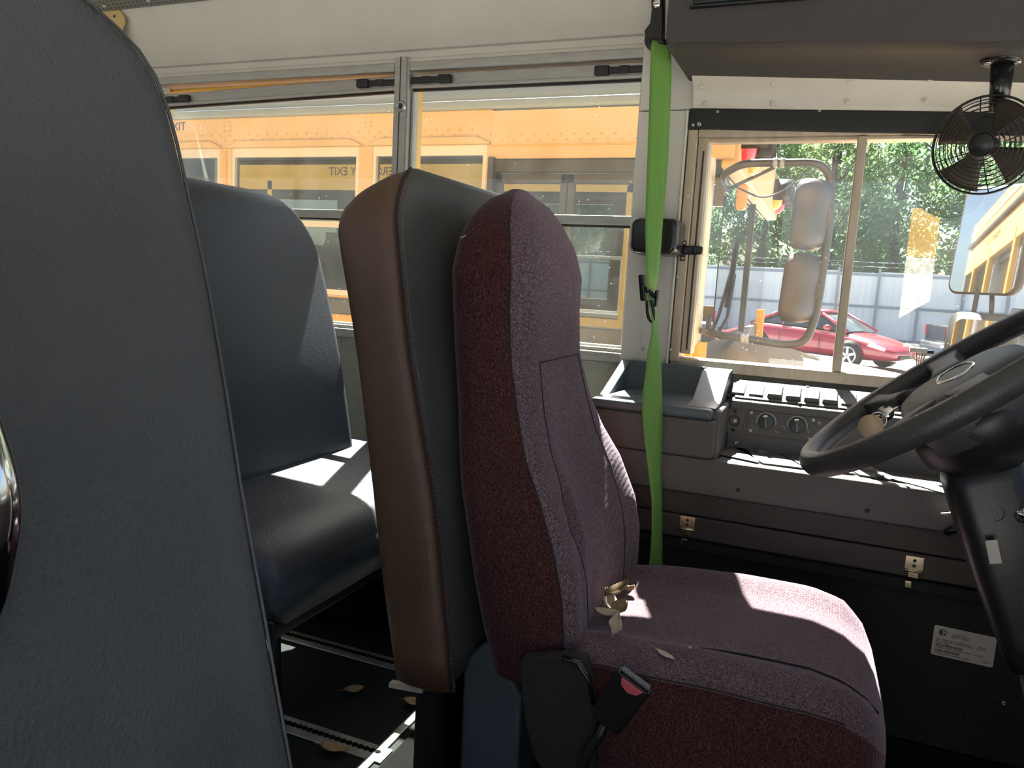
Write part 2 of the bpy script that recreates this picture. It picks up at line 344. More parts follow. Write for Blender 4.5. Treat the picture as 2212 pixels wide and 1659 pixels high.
# right wall: low panel, header and posts with open panes between; door opening ahead
wr = sroot('wall_right', (-1, YR, 0))
bx('lower_panel', M_wall, wr, (XR, -.28, YR - .06, YR, -.5, .70)); bx('header', M_cream, wr, (XR, XF, YR - .06, YR, 1.45, 1.75))
for k in range(6): bx('window_post', M_alu, wr, (-.32 - k * .76, -.28 - k * .76, YR - .05, YR, .70, 1.45))
bx('door_post', M_cream, wr, (.62, .70, YR - .06, YR, -.5, 1.45)); bx('front_panel', M_wall, wr, (.70, XF, YR - .06, YR, -.5, 1.45))
wb = struct(MB().box(XR - .05, XR, YR - .06, WO, -.5, 1.75).build('wall_rear', M_wall, org=(XR, .7, 0)))
wf = sroot('wall_front', (XF, .7, 0))
bx('cowl', M_dash, wf, (XF, XF + .05, YR - .06, WO, -.5, .72)); bx('windshield_header', M_cream, wf, (XF, XF + .05, YR - .06, WO, 1.45, 1.75))
for yy in (YR - .06, .74, WO - .08): bx('windshield_post', M_cream, wf, (XF, XF + .05, yy, yy + .08, .72, 1.45))
bx('dashboard', M_dash, wf, (.56, XF, .45, W - .02, .0, .70), .03, 3)

# passenger windows: frame, dropped upper sash with latches, bar, panes
def jambs(win, x0, x1, m):
    d0, d1 = W - .012, W + .045
    bx('frame_jamb', m, win, (x0, x0 + .022, d0, d1, SILL, HEAD), .003); bx('frame_jamb', m, win, (x1 - .022, x1, d0, d1, SILL, HEAD), .003)
    bx('frame_head', m, win, (x0 + .022, x1 - .022, d0, d1, HEAD - .024, HEAD), .003)
    s_ = bx('frame_sill', m, win, (x0 + .022, x1 - .022, d0, d1 + .02, SILL - .014, SILL + .012), .003)
    bx('sill_step', m, s_, (x0 + .022, x1 - .022, d0 + .014, d0 + .03, SILL + .012, SILL + .022), .002)
def pwindow(n, x0, x1, dl, dr, latch=True):
    win = sroot('window_%d' % n, ((x0 + x1) / 2, W, SILL)); jambs(win, x0, x1, M_alu)
    a, b = x0 + .024, x1 - .024
    zt = HEAD - .026; yb0, yb1 = W + .004, W + .022
    # upper sash (slightly dropped at one end)
    def zz(x, z): return z - dl + (dl - dr) * (x - a) / (b - a)
    sash = MB().ext([(a, yb0, zz(a, zt - .036)), (b, yb0, zz(b, zt - .036)), (b, yb0, zz(b, zt)), (a, yb0, zz(a, zt))], (0, yb1 - yb0, 0)).build('sash_rail', M_alu, win, .003)
    MB().ext([(a, yb0 - .006, zz(a, zt - .040)), (b, yb0 - .006, zz(b, zt - .040)), (b, yb0 - .006, zz(b, zt - .030)), (a, yb0 - .006, zz(a, zt - .030))], (0, .008, 0)).build('sash_lip', M_alu, sash, .002)
    MB().ext([(a, yb0 + .004, zz(a, zt - .045)), (b, yb0 + .004, zz(b, zt - .045)), (b, yb0 + .004, zz(b, zt - .0385)), (a, yb0 + .004, zz(a, zt - .0385))], (0, .01, 0)).build('gasket', M_black, sash)
    for x_, z_ in ((a, SILL + .35), (b - .006, SILL + .35)):
        bx('side_gasket', M_alu, win, (x_, x_ + .006, yb0, yb1, z_, zt - .05))
    if latch:
        for e, sg in ((a, 1), (b, -1)):
            zc = zz(e, zt - .019)
            l = MB(); l.box(min(e, e + sg * .105), max(e, e + sg * .105), yb0 - .010, yb0, zc - .008, zc + .008)
            lo = l.build('latch', M_black, win, .003)
            k = MB(); k.box(min(e + sg * .085, e + sg * .122), max(e + sg * .085, e + sg * .122), yb0 - .016, yb0, zc - .011, zc + .011); k.build('latch_thumb', M_black, lo, .003)
            bx('latch_ridge', M_black, lo, (min(e + sg * .035, e + sg * .06), max(e + sg * .035, e + sg * .06), yb0 - .013, yb0 - .008, zc - .010, zc + .009), .002)
    ZB = 1.032
    bar = bx('meeting_rail', M_alu, win, (a, b, W - .002, W + .016, ZB - .013, ZB + .010), .003)
    bx('rail_seal', M_black, bar, (a, b, W + .010, W + .026, ZB - .018, ZB - .012))
    bx('upper_pane', M_glass, win, (a + .002, b - .002, W + .012, W + .016, ZB + .008, zt - .038 - max(dl, dr)))
    bx('lower_pane', M_glass, win, (a + .002, b - .002, W + .026, W + .030, SILL + .018, ZB - .010))
    for x_ in (a, b - .012): bx('lower_stile', M_sash, win, (x_, x_ + .012, W + .020, W + .036, SILL + .012, ZB - .012), .002)
    bx('lower_rail', M_sash, win, (a + .012, b - .012, W + .020, W + .036, SILL + .012, SILL + .028), .002)
    return win
pwindow(1, -2.05, -1.142, .022, .004)
pwindow(2, -1.140, -.452, .002, .002)
pwindow(3, -2.98, -2.09, .0, .0, False)
# split post cover between the windows with its round bolt
tp = bx('trim_3', M_alu, None, (-1.158, -1.124, W - .018, W - .012, SILL, HEAD + .012)); struct(tp)
bo = MB(); bo.lathe([(.0155, 0), (.0155, .003), (.013, .006), (.009, .007), (.0085, .004), (.0001, .004)], atY(866, 230, W - .018), (0, -1, 0), 20, cap=False)
bo_ = bo.build('bolt', M_screw, tp); q = MB(); q.lathe([(.0055, .004), (.005, .0062)], atY(866, 230, W - .018), (0, -1, 0), 6, smooth=False); q.build('hex_socket', M_black, bo_)
bx('seam', M_black, tp, (-1.1425, -1.1400, W - .0190, W - .0175, SILL, HEAD + .012))

# white pillar behind the driver window
pl = sroot('trim_4', (-.41, W, .69))
xa, xb_ = -.475, -.357
bx('pillar_panel', M_white, pl, (xa, xb_, W - .024, W + .03, .675, 1.286), .003)
bx('pillar_cap', M_white, pl, (xa, -.325, W - .022, W + .03, 1.288, 1.47), .003)
bx('pillar_fold', M_white, pl, (-.432, -.428, W - .0265, W - .02, .69, .93), .001)
bx('edge_bead', M_white, pl, (xb_ - .004, xb_ + .002, W - .030, W - .02, .68, 1.286), .002)
for px, py in ((1389, 753), (1440, 777)): screw(pl, atY(px, py, W - .0245), r=.0048)
for px, py in ((1486, 424), (1464, 598), (1449, 755), (1497, 270)): screw(pl, atY(px, py, W - .0295), r=.0032, m=M_trimw, name='rivet')

# ------------------------------------------------------------------ driver side window
dw = sroot('window_4', (.1, W, .7)); DX0, DX1 = -.353, .80; DZ0, DZ1 = .695, 1.2425
g0 = -.306
bx('frame_jamb', M_tanalu, dw, (DX0, DX0 + .022, W - .02, W + .05, DZ0, DZ1), .002)
bx('frame_channel', M_tanalu, dw, (DX0 + .023, g0, W - .008, W + .05, DZ0 + .02, DZ1 - .012), .002)
bx('channel_felt', M_cab, dw, (g0 - .012, g0 - .008, W - .010, W + .0, DZ0 + .03, 1.195))
bx('frame_jamb', M_tanalu, dw, (DX1 - .03, DX1, W - .02, W + .05, DZ0, DZ1), .002)
bx('frame_head', M_tanalu, dw, (DX0 + .023, DX1 - .03, W - .02, W + .05, 1.224, DZ1), .002)
bx('head_step', M_tanalu, dw, (g0 - .01, DX1 - .03, W - .004, W + .04, 1.217, 1.224), .001)
bx('frame_sill', M_tanalu, dw, (DX0, DX1, W - .016, W + .05, .676, .704), .003)
bx('mullion', M_tanalu, dw, (.014, .034, W - .014, W + .02, .704, 1.224), .003)
bx('pane', M_glassd, dw, (g0, .016, W + .010, W + .014, .70, 1.228)); bx('pane', M_glassd, dw, (.032, DX1 - .03, W + .022, W + .026, .70, 1.228))
bx('exterior_post', M_yel, dw, (DX1, XF, W - .02, WO, .68, 1.47))
# latch
la = thing('window_latch', 'small black latch on the tan jamb left of the driver window glass', 'latch', atY(1478, 540, W - .021))
c = atY(1476, 540, W - .023)
MB().box(c.x - .006, c.x + .006, W - .025, W - .020, c.z - .026, c.z + .022).build('base_plate', M_blackg, la, .002)
MB().box(c.x, c.x + .036, W - .036, W - .025, c.z - .011, c.z + .010).build('bar', M_blackg, la, .004)
MB().box(c.x + .024, c.x + .048, W - .046, W - .030, c.z - .010, c.z + .009).build('thumb_tab', M_blackg, la, .003)
for d in (-.020, .017): screw(la, (c.x, W - .0255, c.z + d), r=.0036)
# black strip and ivory trim above
bs = struct(MB().box(-.353, XF, W - .026, W + .03, 1.243, 1.289).build('trim_5', M_black, None, .002, org=(-.353, W, 1.243)))
def sag(o, k):      # the cab trim runs slightly downhill towards the front
    wx = ORG[o.name].x
    for v in o.data.vertices: v.co.z -= k * (v.co.x + wx + .35)
sag(bs, .042)
for px, py, r in ((1510, 268, .0055), (1550, 241, .0038), (1770, 238, .0038), (2012, 233, .0038)): screw(bs, atY(px, py, W - .0265), r=r)
prof = [(W + .03, 1.289), (W - .031, 1.289), (W - .031, 1.293), (W - .034, 1.295), (W - .036, 1.318), (W - .046, 1.336), (W - .075, 1.350), (W + .03, 1.356)]
iv = struct(MB().ext([(-.347, a, b) for a, b in prof], (XF + .347, 0, 0)).build('trim_6', M_trimw, None, .0015, org=(0, W, 1.3)))
sag(iv, .042)
for px, py in ((1524, 224), (1670, 223), (1830, 219), (1999, 216)): screw(iv, atY(px, py, W - .0365), r=.0062, m=M_trimw)
for px in (1515, 1668, 1833, 2008): p = atY(px, 187 - (px - 1515) * .026, W - .062); screw(iv, (p.x, W - .062, p.z - .0005), (0, -.75, -.6), .005, M_trimw)

# ------------------------------------------------------------------ overhead console
oc = thing('overhead_console', 'dark grey moulded overhead console above the driver window', 'console', (.3, 1.75, 1.35))
sec = [(1.600, 1.372), (1.606, 1.358), (1.622, 1.350), (1.86, 1.350), (1.895, 1.352), (1.895, 1.74), (1.585, 1.74)]
def ocring(x, s): return [(x, 1.75 + (a - 1.75) * s, 1.545 + (b - 1.545) * s) for a, b in sec]
q = MB(); q.loft([ocring(-.352, .965), ocring(-.362, .985), ocring(-.360, 1.0), ocring(XF - .02, 1.0)], smooth=False)
osh = q.build('shell', M_dark, oc, .006, 3); sag(osh, .058)
p0, p1 = atY(1498, 14, 1.600), atY(1770, 3, 1.600)
bx('lens_recess', M_lens, oc, (p0.x, p1.x, 1.588, 1.600, p0.z, p0.z + .09), .004)
bx('lens_lip', M_black, oc, (p0.x - .006, p1.x + .006, 1.586, 1.601, p0.z - .006, p0.z - .001), .002)
# tan bracket by the perforated strip
tb = thing('tan_bracket', 'small tan sheet bracket with one hole on the cream header', 'bracket', atY(250, 70, W - .075))
q = MB(); q.ext([atY(a, b, W - .085) for a, b in ((222, 25), (258, 21), (268, 36), (268, 50), (262, 62), (259, 95), (240, 95), (228, 50))], (0, .006, 0)); q.build('plate', M_tan, tb, .001)
p = atY(247, 35, W - .0855); q = MB(); q.lathe([(.0045, 0), (.004, .0008)], p, (0, -1, 0), 10); q.build('hole', M_black, tb)

# ------------------------------------------------------------------ fan
mp_ = atZ(2163, 130, 1.318); fc = atY(2128, 314, mp_.y - .01); FR = .116
fan = thing('cab_fan', 'small black wire-cage fan hanging from the overhead console', 'fan', mp_)
q = MB(); q.lathe([(.034, 0), (.034, .004), (.030, .007)], mp_, (0, 0, -1), 24); q.build('mount_plate', M_blackg, fan)
for a in (-2.6, -.5, 1.6): screw(fan, mp_ + V((math.cos(a) * .027, math.sin(a) * .027, -.008)), (0, 0, -1), .0065)
top = fc + V((.016, .018, FR * .55))
q = MB(); q.cyl(mp_ + V((.003, 0, -.004)), top, .0195, .0155, 20); q.build('stem', M_blackg, fan)
ax = (EYE - fc + V((-.35, 0, .12))).normalized()         # the way the fan looks
ua = ax.cross(V((0, 0, 1))).normalized(); va = ua.cross(ax).normalized()
def fp(r, a, h): return fc + ax * h + ua * (math.cos(a) * r) + va * (math.sin(a) * r)
def ring(r, h, t): q = MB(); q.tube([fp(r, 2 * math.pi * k / 48, h) for k in range(48)], t, 6, loop=True); return q
dome = lambda r: .034 * (1 - (r / FR) ** 2.2)
for k in range(10):
    r = .028 + (FR - .028) * k / 9; ring(r, dome(r) + .006, .0013 if k < 9 else .0024).build('front_ring', M_black, fan)
for k in range(8):
    r = .036 + (FR - .036) * k / 7; ring(r, -dome(r) - .010, .0011).build('rear_ring', M_black, fan)
ring(FR, -.002, .0028).build('rim_ring', M_black, fan)
for k in range(6):
    a = k * math.pi / 3 + .35; q = MB(); q.tube([fp(.024 + (FR - .024) * j / 8, a, dome(.024 + (FR - .024) * j / 8) + .0045) for j in range(9)] + [fp(FR, a, -.004)], .0015, 6); q.build('cage_rib', M_black, fan)
    q = MB(); q.tube([fp(.03 + (FR - .03) * j / 8, a + .4, -dome(.03 + (FR - .03) * j / 8) - .0085) for j in range(9)], .0014, 6); q.build('cage_rib', M_black, fan)
q = MB(); q.lathe([(.026, -.004), (.027, .004), (.024, .009), (.0001, .010)], fc + ax * .034, ax, 28, cap=False); q.build('front_badge', M_black, fan)
q = MB(); q.lathe([(.018, -.02), (.020, 0), (.016, .012), (.0001, .014)], fc, ax, 20, cap=False); q.build('hub', M_black, fan)
M_blade = mat('smoked_brown_blade', (.10, .075, .050), .35, trans=.35)
for k in range(4):
    a0 = k * math.pi / 2 + .55; q = MB()
    q.grid(lambda u, v: fp(.016 + (FR - .022) * u, a0 + (v - .5) * (.72 + .22 * u), (v - .5) * .034), 8, 6); q.build('blade', M_blade, fan, solid=.0012)
q = MB(); q.lathe([(.022, -.075), (.025, -.06), (.025, -.02), (.020, -.012)], fc, ax, 24); q.build('motor', M_black, fan)
for ch in fan.children:      # the cage is a six-inch one
    if ch.name.split('.')[0] in ('mount_plate', 'stem', 'screw'): continue
    for v in ch.data.vertices: v.co = (fc - ORG[fan.name]) + (v.co - (fc - ORG[fan.name])) * .755

# ------------------------------------------------------------------ padded slabs (barriers, seat backs)
def slab(name, m, parent, ys, top, bot, xb, xf, rc, nz=26, ny=22, edge=.022):
    """upright cushion: spans ys, faces +x at xf(z), back at xb(z), upper corners rounded rc."""
    q = MB(); ya, yb = ys
    def span(z):
        d = top - z
        if d < rc: k = rc - math.sqrt(max(rc * rc - (rc - d) ** 2, 0))
        else: k = 0
        return ya + k, yb - k
    rings = []
    zs = [bot + (top - rc - bot) * i / 12 for i in range(12)] + [top - rc * (1 - math.sin(math.pi / 2 * i / 12)) for i in range(13)]
    for i, z in enumerate(zs):
        a, b = span(min(z, top - .0008)); xm = (xb(z) + xf(z)) / 2; h = (xf(z) - xb(z)) / 2
        f = 1.0
        if top - z < edge: f = math.sqrt(max(1 - (1 - (top - z) / edge) ** 2, .02))
        if z - bot < edge * .8: f = max(.55, math.sqrt(max(1 - (1 - (z - bot) / (edge * .8)) ** 2, .02)))
        r = []
        for px, py in rrect(h * f, max((b - a) / 2, .004), min(edge, h * f * .9, max((b - a) / 2, .004) * .9), 5): r.append((xm + px, (a + b) / 2 + py, z))
        rings.append(r)
    q.loft(rings)
    return q.build(name, m, parent)

# foreground: right-hand barrier seen from close by
def fgx(z): return -.404 - .226 * (z - .853)
def onplane(px, py):
    d = ray(px, py)  # x = fgx(z)
    t = (-.404 - .226 * (EYE.z - .853)) / (d.x + .226 * d.z); return EYE + d * t
fg = thing('padded_barrier', 'large grey vinyl padded barrier close in the left foreground', 'barrier', (-.3, .2, 0))
edge_px = [(60, -175), (130, -70), (185, 0), (250, 58), (300, 110), (335, 165), (362, 235), (382, 310), (402, 400), (424, 500), (450, 620), (474, 760), (497, 900), (520, 1050), (545, 1190), (570, 1330), (598, 1490), (630, 1670), (665, 1860), (730, 2200), (790, 2500)]
edge = [onplane(a, b) for a, b in edge_px]
tl = edge[0]; e0 = [V((fgx(tl.z + .012), tl.y - .10, tl.z + .012)), V((fgx(tl.z + .013), tl.y - .20, tl.z + .013)), V((fgx(tl.z + .012), YR + .06, tl.z + .012))][::-1]
edge = e0 + edge
q = MB(); n_ = V((1, 0, .226)).normalized()
cen = V((fgx(.6), -.02, .6))
def inset(p, k, dpt):
    d = (cen - p); d = d - n_ * d.dot(n_); d.normalize(); return p + d * k - n_ * dpt
prof = [(.050, .004), (.032, .0035), (.016, .0015), (.004, .000), (-.0015, .003), (-.001, .012), (0, .06), (.004, .075), (.02, .085)]
q.loft([[inset(p, k, d) for k, d in prof] for p in edge], closed=False, cap=False)
front = [inset(p, .050, .004) for p in edge]; back = [inset(p, .02, .085) for p in edge]
def fillgrid(q, line):
    rows = [[V((fgx(p.z) - .004 * 1.0, p.y + (YR + .06 - p.y) * k / 6, p.z)) if k else p for k in range(7)] for p in line]
    kk = len(q.v)
    for r in rows: q.v += r
    for i in range(len(rows) - 1):
        for k in range(6): q.f.append([kk + i * 7 + k, kk + i * 7 + k + 1, kk + (i + 1) * 7 + k + 1, kk + (i + 1) * 7 + k]); q.sm.append(True)
fillgrid(q, front[3:])
q.loft([[p, V((p.x, YR + .06, p.z))] for p in back[3:]], closed=False, cap=False)
q.build('pad', M_vgrey, fg)
q = MB(); q.tube([inset(p, -.0012, .0008) for p in edge[1:]], .0012, 6); q.build('piping', M_vgrey, fg)
for y_ in (.3, -.2): q = MB(); q.tube([(fgx(.1) - .05, y_, 0), (fgx(.3) - .05, y_, .3)], .018, 10); q.build('leg', M_black, fg)
# chrome grab rail beside it
q = MB(); pts = [atY(-330, 420, .21), atY(-160, 700, .21), atY(-82, 930, .21), atY(-44, 1070, .21), atY(-46, 1190, .21), atY(-88, 1370, .21), atY(-200, 1620, .21), atY(-300, 2000, .21)]
fine = []
for i in range(len(pts) - 1):
    a = pts[max(i - 1, 0)]; b = pts[i]; c = pts[i + 1]; d = pts[min(i + 2, len(pts) - 1)]
    for k in range(6):
        t = k / 6; fine.append(.5 * ((2 * b) + (c - a) * t + (2 * a - 5 * b + 4 * c - d) * t * t + (3 * b - a - 3 * c + d) * t ** 3))
fine.append(pts[-1]); q.tube(fine, .0155, 16)
e_ = fine[-1]; q.tube([e_, V((e_.x, e_.y, .012))], .0155, 16)
tag(q.build('grab_rail', M_chrome, None, org=(e_.x, e_.y, 0)), 'shiny chrome grab rail bowing in at the left picture edge', 'handrail')

# barrier behind the driver: smoky grey face, end gusset tinted with its warm light
ba = thing('driver_barrier', 'tall padded barrier behind the driver seat with warm-light-tinted end and stitched seam', 'barrier', (-.56, 1.35, 0))
BXB = lambda z: lerp([(.20, -.574), (.39, -.612), (.72, -.666), (.93, -.711), (1.04, -.716)], z)
BXF = lambda z: lerp([(.20, -.474), (.25, -.479), (.52, -.52), (.76, -.578), (.93, -.605), (1.04, -.612)], z)
BT, BB, BRC = 1.045, .225, .10
def BDROP(z, x):
    w_ = max(0, min(1, (z - .78) / .26)); return .060 * w_ * w_ * max(0, min(1, (BXF(z) - x) / (BXF(z) - BXB(z)))) ** 1.2
pad = slab('front_pad', M_vfront, ba, (1.006, 1.74), BT, BB, lambda z: BXB(z) + .004, lambda z: BXF(z), BRC, edge=.018)
for v in pad.data.vertices: wv = v.co + ORG[pad.name]; v.co.z -= BDROP(wv.z, wv.x)
# end gusset: a skin on the near end that wraps over the top corner
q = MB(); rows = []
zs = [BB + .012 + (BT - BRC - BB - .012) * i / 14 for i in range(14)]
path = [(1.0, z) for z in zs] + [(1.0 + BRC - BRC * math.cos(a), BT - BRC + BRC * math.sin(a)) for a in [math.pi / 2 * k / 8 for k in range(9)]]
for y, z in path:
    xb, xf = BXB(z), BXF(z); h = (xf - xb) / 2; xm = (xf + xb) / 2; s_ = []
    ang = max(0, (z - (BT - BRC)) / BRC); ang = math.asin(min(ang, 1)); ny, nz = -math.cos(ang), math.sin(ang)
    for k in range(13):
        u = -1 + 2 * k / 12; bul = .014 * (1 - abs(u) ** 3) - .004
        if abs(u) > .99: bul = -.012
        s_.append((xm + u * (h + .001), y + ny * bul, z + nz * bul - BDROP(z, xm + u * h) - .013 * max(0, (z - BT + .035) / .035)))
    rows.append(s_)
q.loft(rows, closed=False, cap=False); q.build('end_gusset', M_vwarm, ba, solid=.002)
q = MB(); sp = [V((BXF(z) + .001 - .013 * max(0, (z - BT + .05) / .05) ** 2, y + .001, z - .007 * max(0, (z - BT + .04) / .04))) for y, z in path][:-2]; q.tube(sp, .0022, 6); o = q.build('piping', M_thread, ba)
q = MB()
for i in range(len(sp) - 1):
    a, b = sp[i], sp[i + 1]; n = max(1, int((b - a).length / .007))
    for k in range(n):
        p = a + (b - a) * (k / n) + V((-.0006, .006, 0)); d = (b - a).normalized(); q.obox(p + V((.0006, 0, 0)), (d, V((0, 1, 0)), V((1, 0, 0))), (.0020, .0006, .0009))
st = q.build('stitch', M_thread2, o); st['kind'] = 'stuff'
q = MB(); q.tube([V((BXB(z) + .001, y + .011, z - BDROP(z, BXB(z)))) for y, z in path], .0018, 6); q.build('piping', M_thread, ba)
for y in (1.06, 1.66): bx('foot_post', M_black, ba, (-.565, -.525, y - .015, y + .02, 0, .24), .003)
bx('kick_plate', M_rubber, ba, (-.545, -.535, 1.08, 1.64, .006, .235))
q = MB(); q.obox((-.560, 1.008, .222), ((1, 0, .1), (0, 1, 0), (0, 0, 1)), (.03, .006, .004)); q.build('torn_lining', M_leafp, ba)

# first left-hand bench
be = thing('passenger_bench', 'dark blue-grey vinyl passenger bench under the left window', 'seat', (-1.0, 1.33, 0))
def bxf(z): return -1.085 - (z - .41) * .255
slab('backrest', M_vblue, be, (.97, 1.645), 1.045, .36, lambda z: bxf(z) - .105 + .03 * max(0, (z - .8)), lambda z: bxf(z) + .015 * math.sin(max(0, min(1, (z - .4) / .6)) * math.pi), .16, edge=.032)
q = MB(); tp_ = []
for i in range(20):
    t = i / 19; a = R(-90 + 180 * t)
pathb = [(1.645, .42 + .465 * i / 10) for i in range(11)] + [(1.645 - .16 + .16 * math.cos(a), .885 + .16 * math.sin(a)) for a in [math.pi / 2 * k / 8 for k in range(1, 9)]] + [(1.4, 1.045), (1.13, 1.045)]
q.tube([V((bxf(z) - .045, y - (.0005 if z < .9 else 0), z - .0005)) for y, z in pathb], .002, 6); q.build('piping', M_thread, be)
q = MB(); rings = []
for i in range(17):
    t = i / 16; x = -1.14 + .36 * t; e = max(0, (t - .72) / .28); zt_ = .425 - .012 * t - .055 * (1 - math.sqrt(max(0, 1 - e * e * .98))); zb = .285
    rings.append([(x, y, z) for y, z in ([(.965 + .02, zb), (.96, zb + .03)] + [(.96 + .022 * (1 - math.cos(a)), zt_ - .05 + .05 * math.sin(a)) for a in [math.pi / 2 * k / 5 for k in range(6)]] + [(.96 + .03 + .85 * k / 8, zt_ + .006 * math.sin(math.pi * k / 8)) for k in range(1, 8)] + [(1.84, zt_ - .02), (1.845, zb + .02), (1.83, zb)])])
q.loft(rings); q.build('cushion', M_vblue, be)
q = MB(); q.tube([(-1.14, .961, .33), (-.95, .96, .335), (-.80, .961, .33), (-.785, .99, .325), (-.782, 1.4, .325), (-.782, 1.8, .325)], .002, 6); q.build('piping', M_thread, be)
bx('seat_frame', M_black, be, (-1.12, -.80, .98, 1.84, .250, .286), .006)
for x in (-1.10, -.95):
    q = MB(); q.tube([(x, 1.16, .27), (x + .01, 1.16, .02), (x, 1.16, .004)], .012, 8); q.build('leg', M_black, be)
q = MB(); q.tube([(-1.10, 1.16, .03), (-.95, 1.16, .03)], .010, 8); q.build('foot_bar', M_black, be)
# wheel housing under the bench
q = MB(); q.box(-1.32, -.95, 1.50, 1.895, .004, .20); tag(q.build('wheel_housing', M_rubber, None, .04, 3, org=(-1.1, 1.7, 0)), 'low black wheel housing on the floor under the left bench', 'wheel housing')

# ------------------------------------------------------------------ driver seat
ds = thing('driver_chair', 'maroon knit driver seat with tall wrapped backrest', 'seat', (-.2, 1.27, 0))
YC = 1.265
T = dict(
 b=[(.20, .170), (.26, .195), (.32, .215), (.40, .226), (.46, .226), (.54, .216), (.60, .200), (.66, .180), (.74, .165), (.82, .166), (.88, .166), (.93, .150), (.97, .122), (1.0, .085), (1.024, .02)],
 xb=[(.20, -.462), (.26, -.474), (.32, -.485), (.40, -.502), (.46, -.514), (.54, -.535), (.66, -.560), (.74, -.576), (.88, -.590), (.93, -.586), (.97, -.575), (1.0, -.555), (1.02, -.530)],
 xf=[(.20, -.345), (.26, -.325), (.32, -.322), (.40, -.330), (.46, -.343), (.54, -.372), (.60, -.398), (.66, -.412), (.74, -.427), (.82, -.432), (.88, -.430), (.93, -.440), (.97, -.460), (1.0, -.480), (1.02, -.51)],
 bo=[(.20, .02), (.26, .045), (.32, .055), (.40, .062), (.46, .060), (.54, .052), (.60, .036), (.66, .022), (.74, .012), (.88, .008), (.95, 0)])
def dsp(z, a, out=0):
    b, xb, xf, bo = (lerp(T[k], z) for k in ('b', 'xb', 'xf', 'bo')); h = (xf - xb) / 2 + out; ca, sa = math.cos(a), math.sin(a); e = 2 / 3.4
    vx = math.copysign(abs(ca) ** e, ca); vy = math.copysign(abs(sa) ** e, sa)
    x = (xf + xb) / 2 + h * vx
    if ca > 0: x += bo * abs(vy) ** 2.2 * min(1, ca * 2.2)
    y = YC + (b + out) * vy
    if ca > 0:      # slack, dented cover on the inner bolster
        x += -.013 * math.exp(-((y - 1.135) / .020) ** 2 - ((z - .50) / .050) ** 2) + .006 * math.exp(-((y - 1.165) / .014) ** 2 - ((z - .49) / .07) ** 2) - .004 * math.exp(-((y - 1.11) / .012) ** 2 - ((z - .40) / .12) ** 2)
    return V((x, y, z))
zs = [.235 + (1.024 - .235) * (k / 70) for k in range(71)]
NA = 56
def dring(a0, a1, n): return [[dsp(z, a0 + (a1 - a0) * k / n) for k in range(n + 1)] for z in zs]
a_n, a_f = -1.22, 1.12                     # where the plum front panel meets the maroon sides
q = MB(); q.loft(dring(a_f, 2 * math.pi + a_n, 44), closed=False, cap=False)
q.add([dsp(1.024, 2 * math.pi * k / 30) for k in range(30)], [tuple(range(30))], True); q.add([dsp(.235, 2 * math.pi * k / 30) for k in range(30)], [tuple(range(30))], True)
bk = q.build('backrest', M_maroon, ds)
q = MB(); q.loft(dring(a_n, a_f, 48), closed=False, cap=False); fp_ = q.build('front_panel', M_plum, ds)
def seam(f, r=.0013, parent=fp_): q = MB(); q.tube(f, r, 5); return q.build('seam', M_thread, parent)
seam([dsp(z, a_n, .0002) for z in zs[2:-4]], .0016)
def ang_at(z, y):      # angle on the front whose y is the one wanted
    lo, hi = -1.3, 1.3
    for _ in range(30):
        m = (lo + hi) / 2
        if dsp(z, m).y < y: lo = m
        else: hi = m
    return lo
def fpt(y, z): return dsp(z, ang_at(z, y), .0004)
seam([fpt(1.165 - .03 * math.sin((z - .25) / .49 * 3.1), z) for z in [.25 + .49 * k / 24 for k in range(25)]])
seam([fpt(1.365 + .03 * math.sin((z - .25) / .49 * 3.1), z) for z in [.25 + .49 * k / 24 for k in range(25)]])
seam([fpt(1.165 + .2 * k / 12, .74) for k in range(13)])
q = MB(); q.tube([dsp(.93, -2.1, .001), dsp(.934, -2.02, .0014), dsp(.932, -1.98, .001), dsp(.936, -1.9, .0014)], .0011, 5); q.build('lint', M_leafp, bk)
# cushion
CB = [(-.35, .20), (-.30, .222), (-.2, .236), (.0, .240), (.07, .228), (.105, .205), (.128, .160), (.138, .10)]
CT = [(-.35, .318), (-.25, .334), (-.1, .345), (.02, .345), (.07, .335), (.105, .312), (.128, .275), (.138, .24)]
def csec(x, n=64):
    b, zt_ = lerp(CB, x), lerp(CT, x); zb = .125; out = []
    for k in range(n):
        a = 2 * math.pi * k / n; e = 2 / 3.6; vy = math.copysign(abs(math.sin(a)) ** e, math.sin(a)); vz = math.copysign(abs(math.cos(a)) ** e, math.cos(a))
        z = (zt_ + zb) / 2 + (zt_ - zb) / 2 * vz
        if vz > 0:
            u = abs(vy); rise = max(0, 1 - ((u - .80) / .26) ** 2) if u > .54 else 0
            z += (.020 * rise - .012 * max(0, 1 - (u / .75) ** 2)) * min(1, vz * 1.4) * min(1, max(0, (.14 - x) / .06))
        y = YC + b * vy * (1 + .03 * (1 - vz) * .5)
        out.append((x, y, z))
    return out
xs = [-.35 + .488 * k / 30 for k in range(31)]
q = MB(); rr = [csec(x) for x in xs]
for i in range(31):   # rounded nose: lift the lower lip at the front
    pass
q.loft(rr); cu = q.build('cushion', M_plum, ds)
q = MB(); q.loft([[p for p in r[33:64]] for r in rr], closed=False, cap=False)
side = MB(); side.loft([[(x, p[1] - .0015, p[2]) for p in [csec(x, 64)[k] for k in range(35, 54)]] for x in xs], closed=False, cap=False); side.build('side_band', M_maroon, ds)
crease = []
for k in range(14):
    x = -.13 + .25 * k / 13; b = lerp(CB, x); zt_ = lerp(CT, x); crease.append((x, YC - b * .60 + .012 * math.sin(k / 13 * 3.1), zt_ - .0005 + .002))
seam([(x, y, max(p[2] for p in csec(x) if abs(p[1] - y) < .012) + .0006) for x, y, z in crease], .0018, cu)
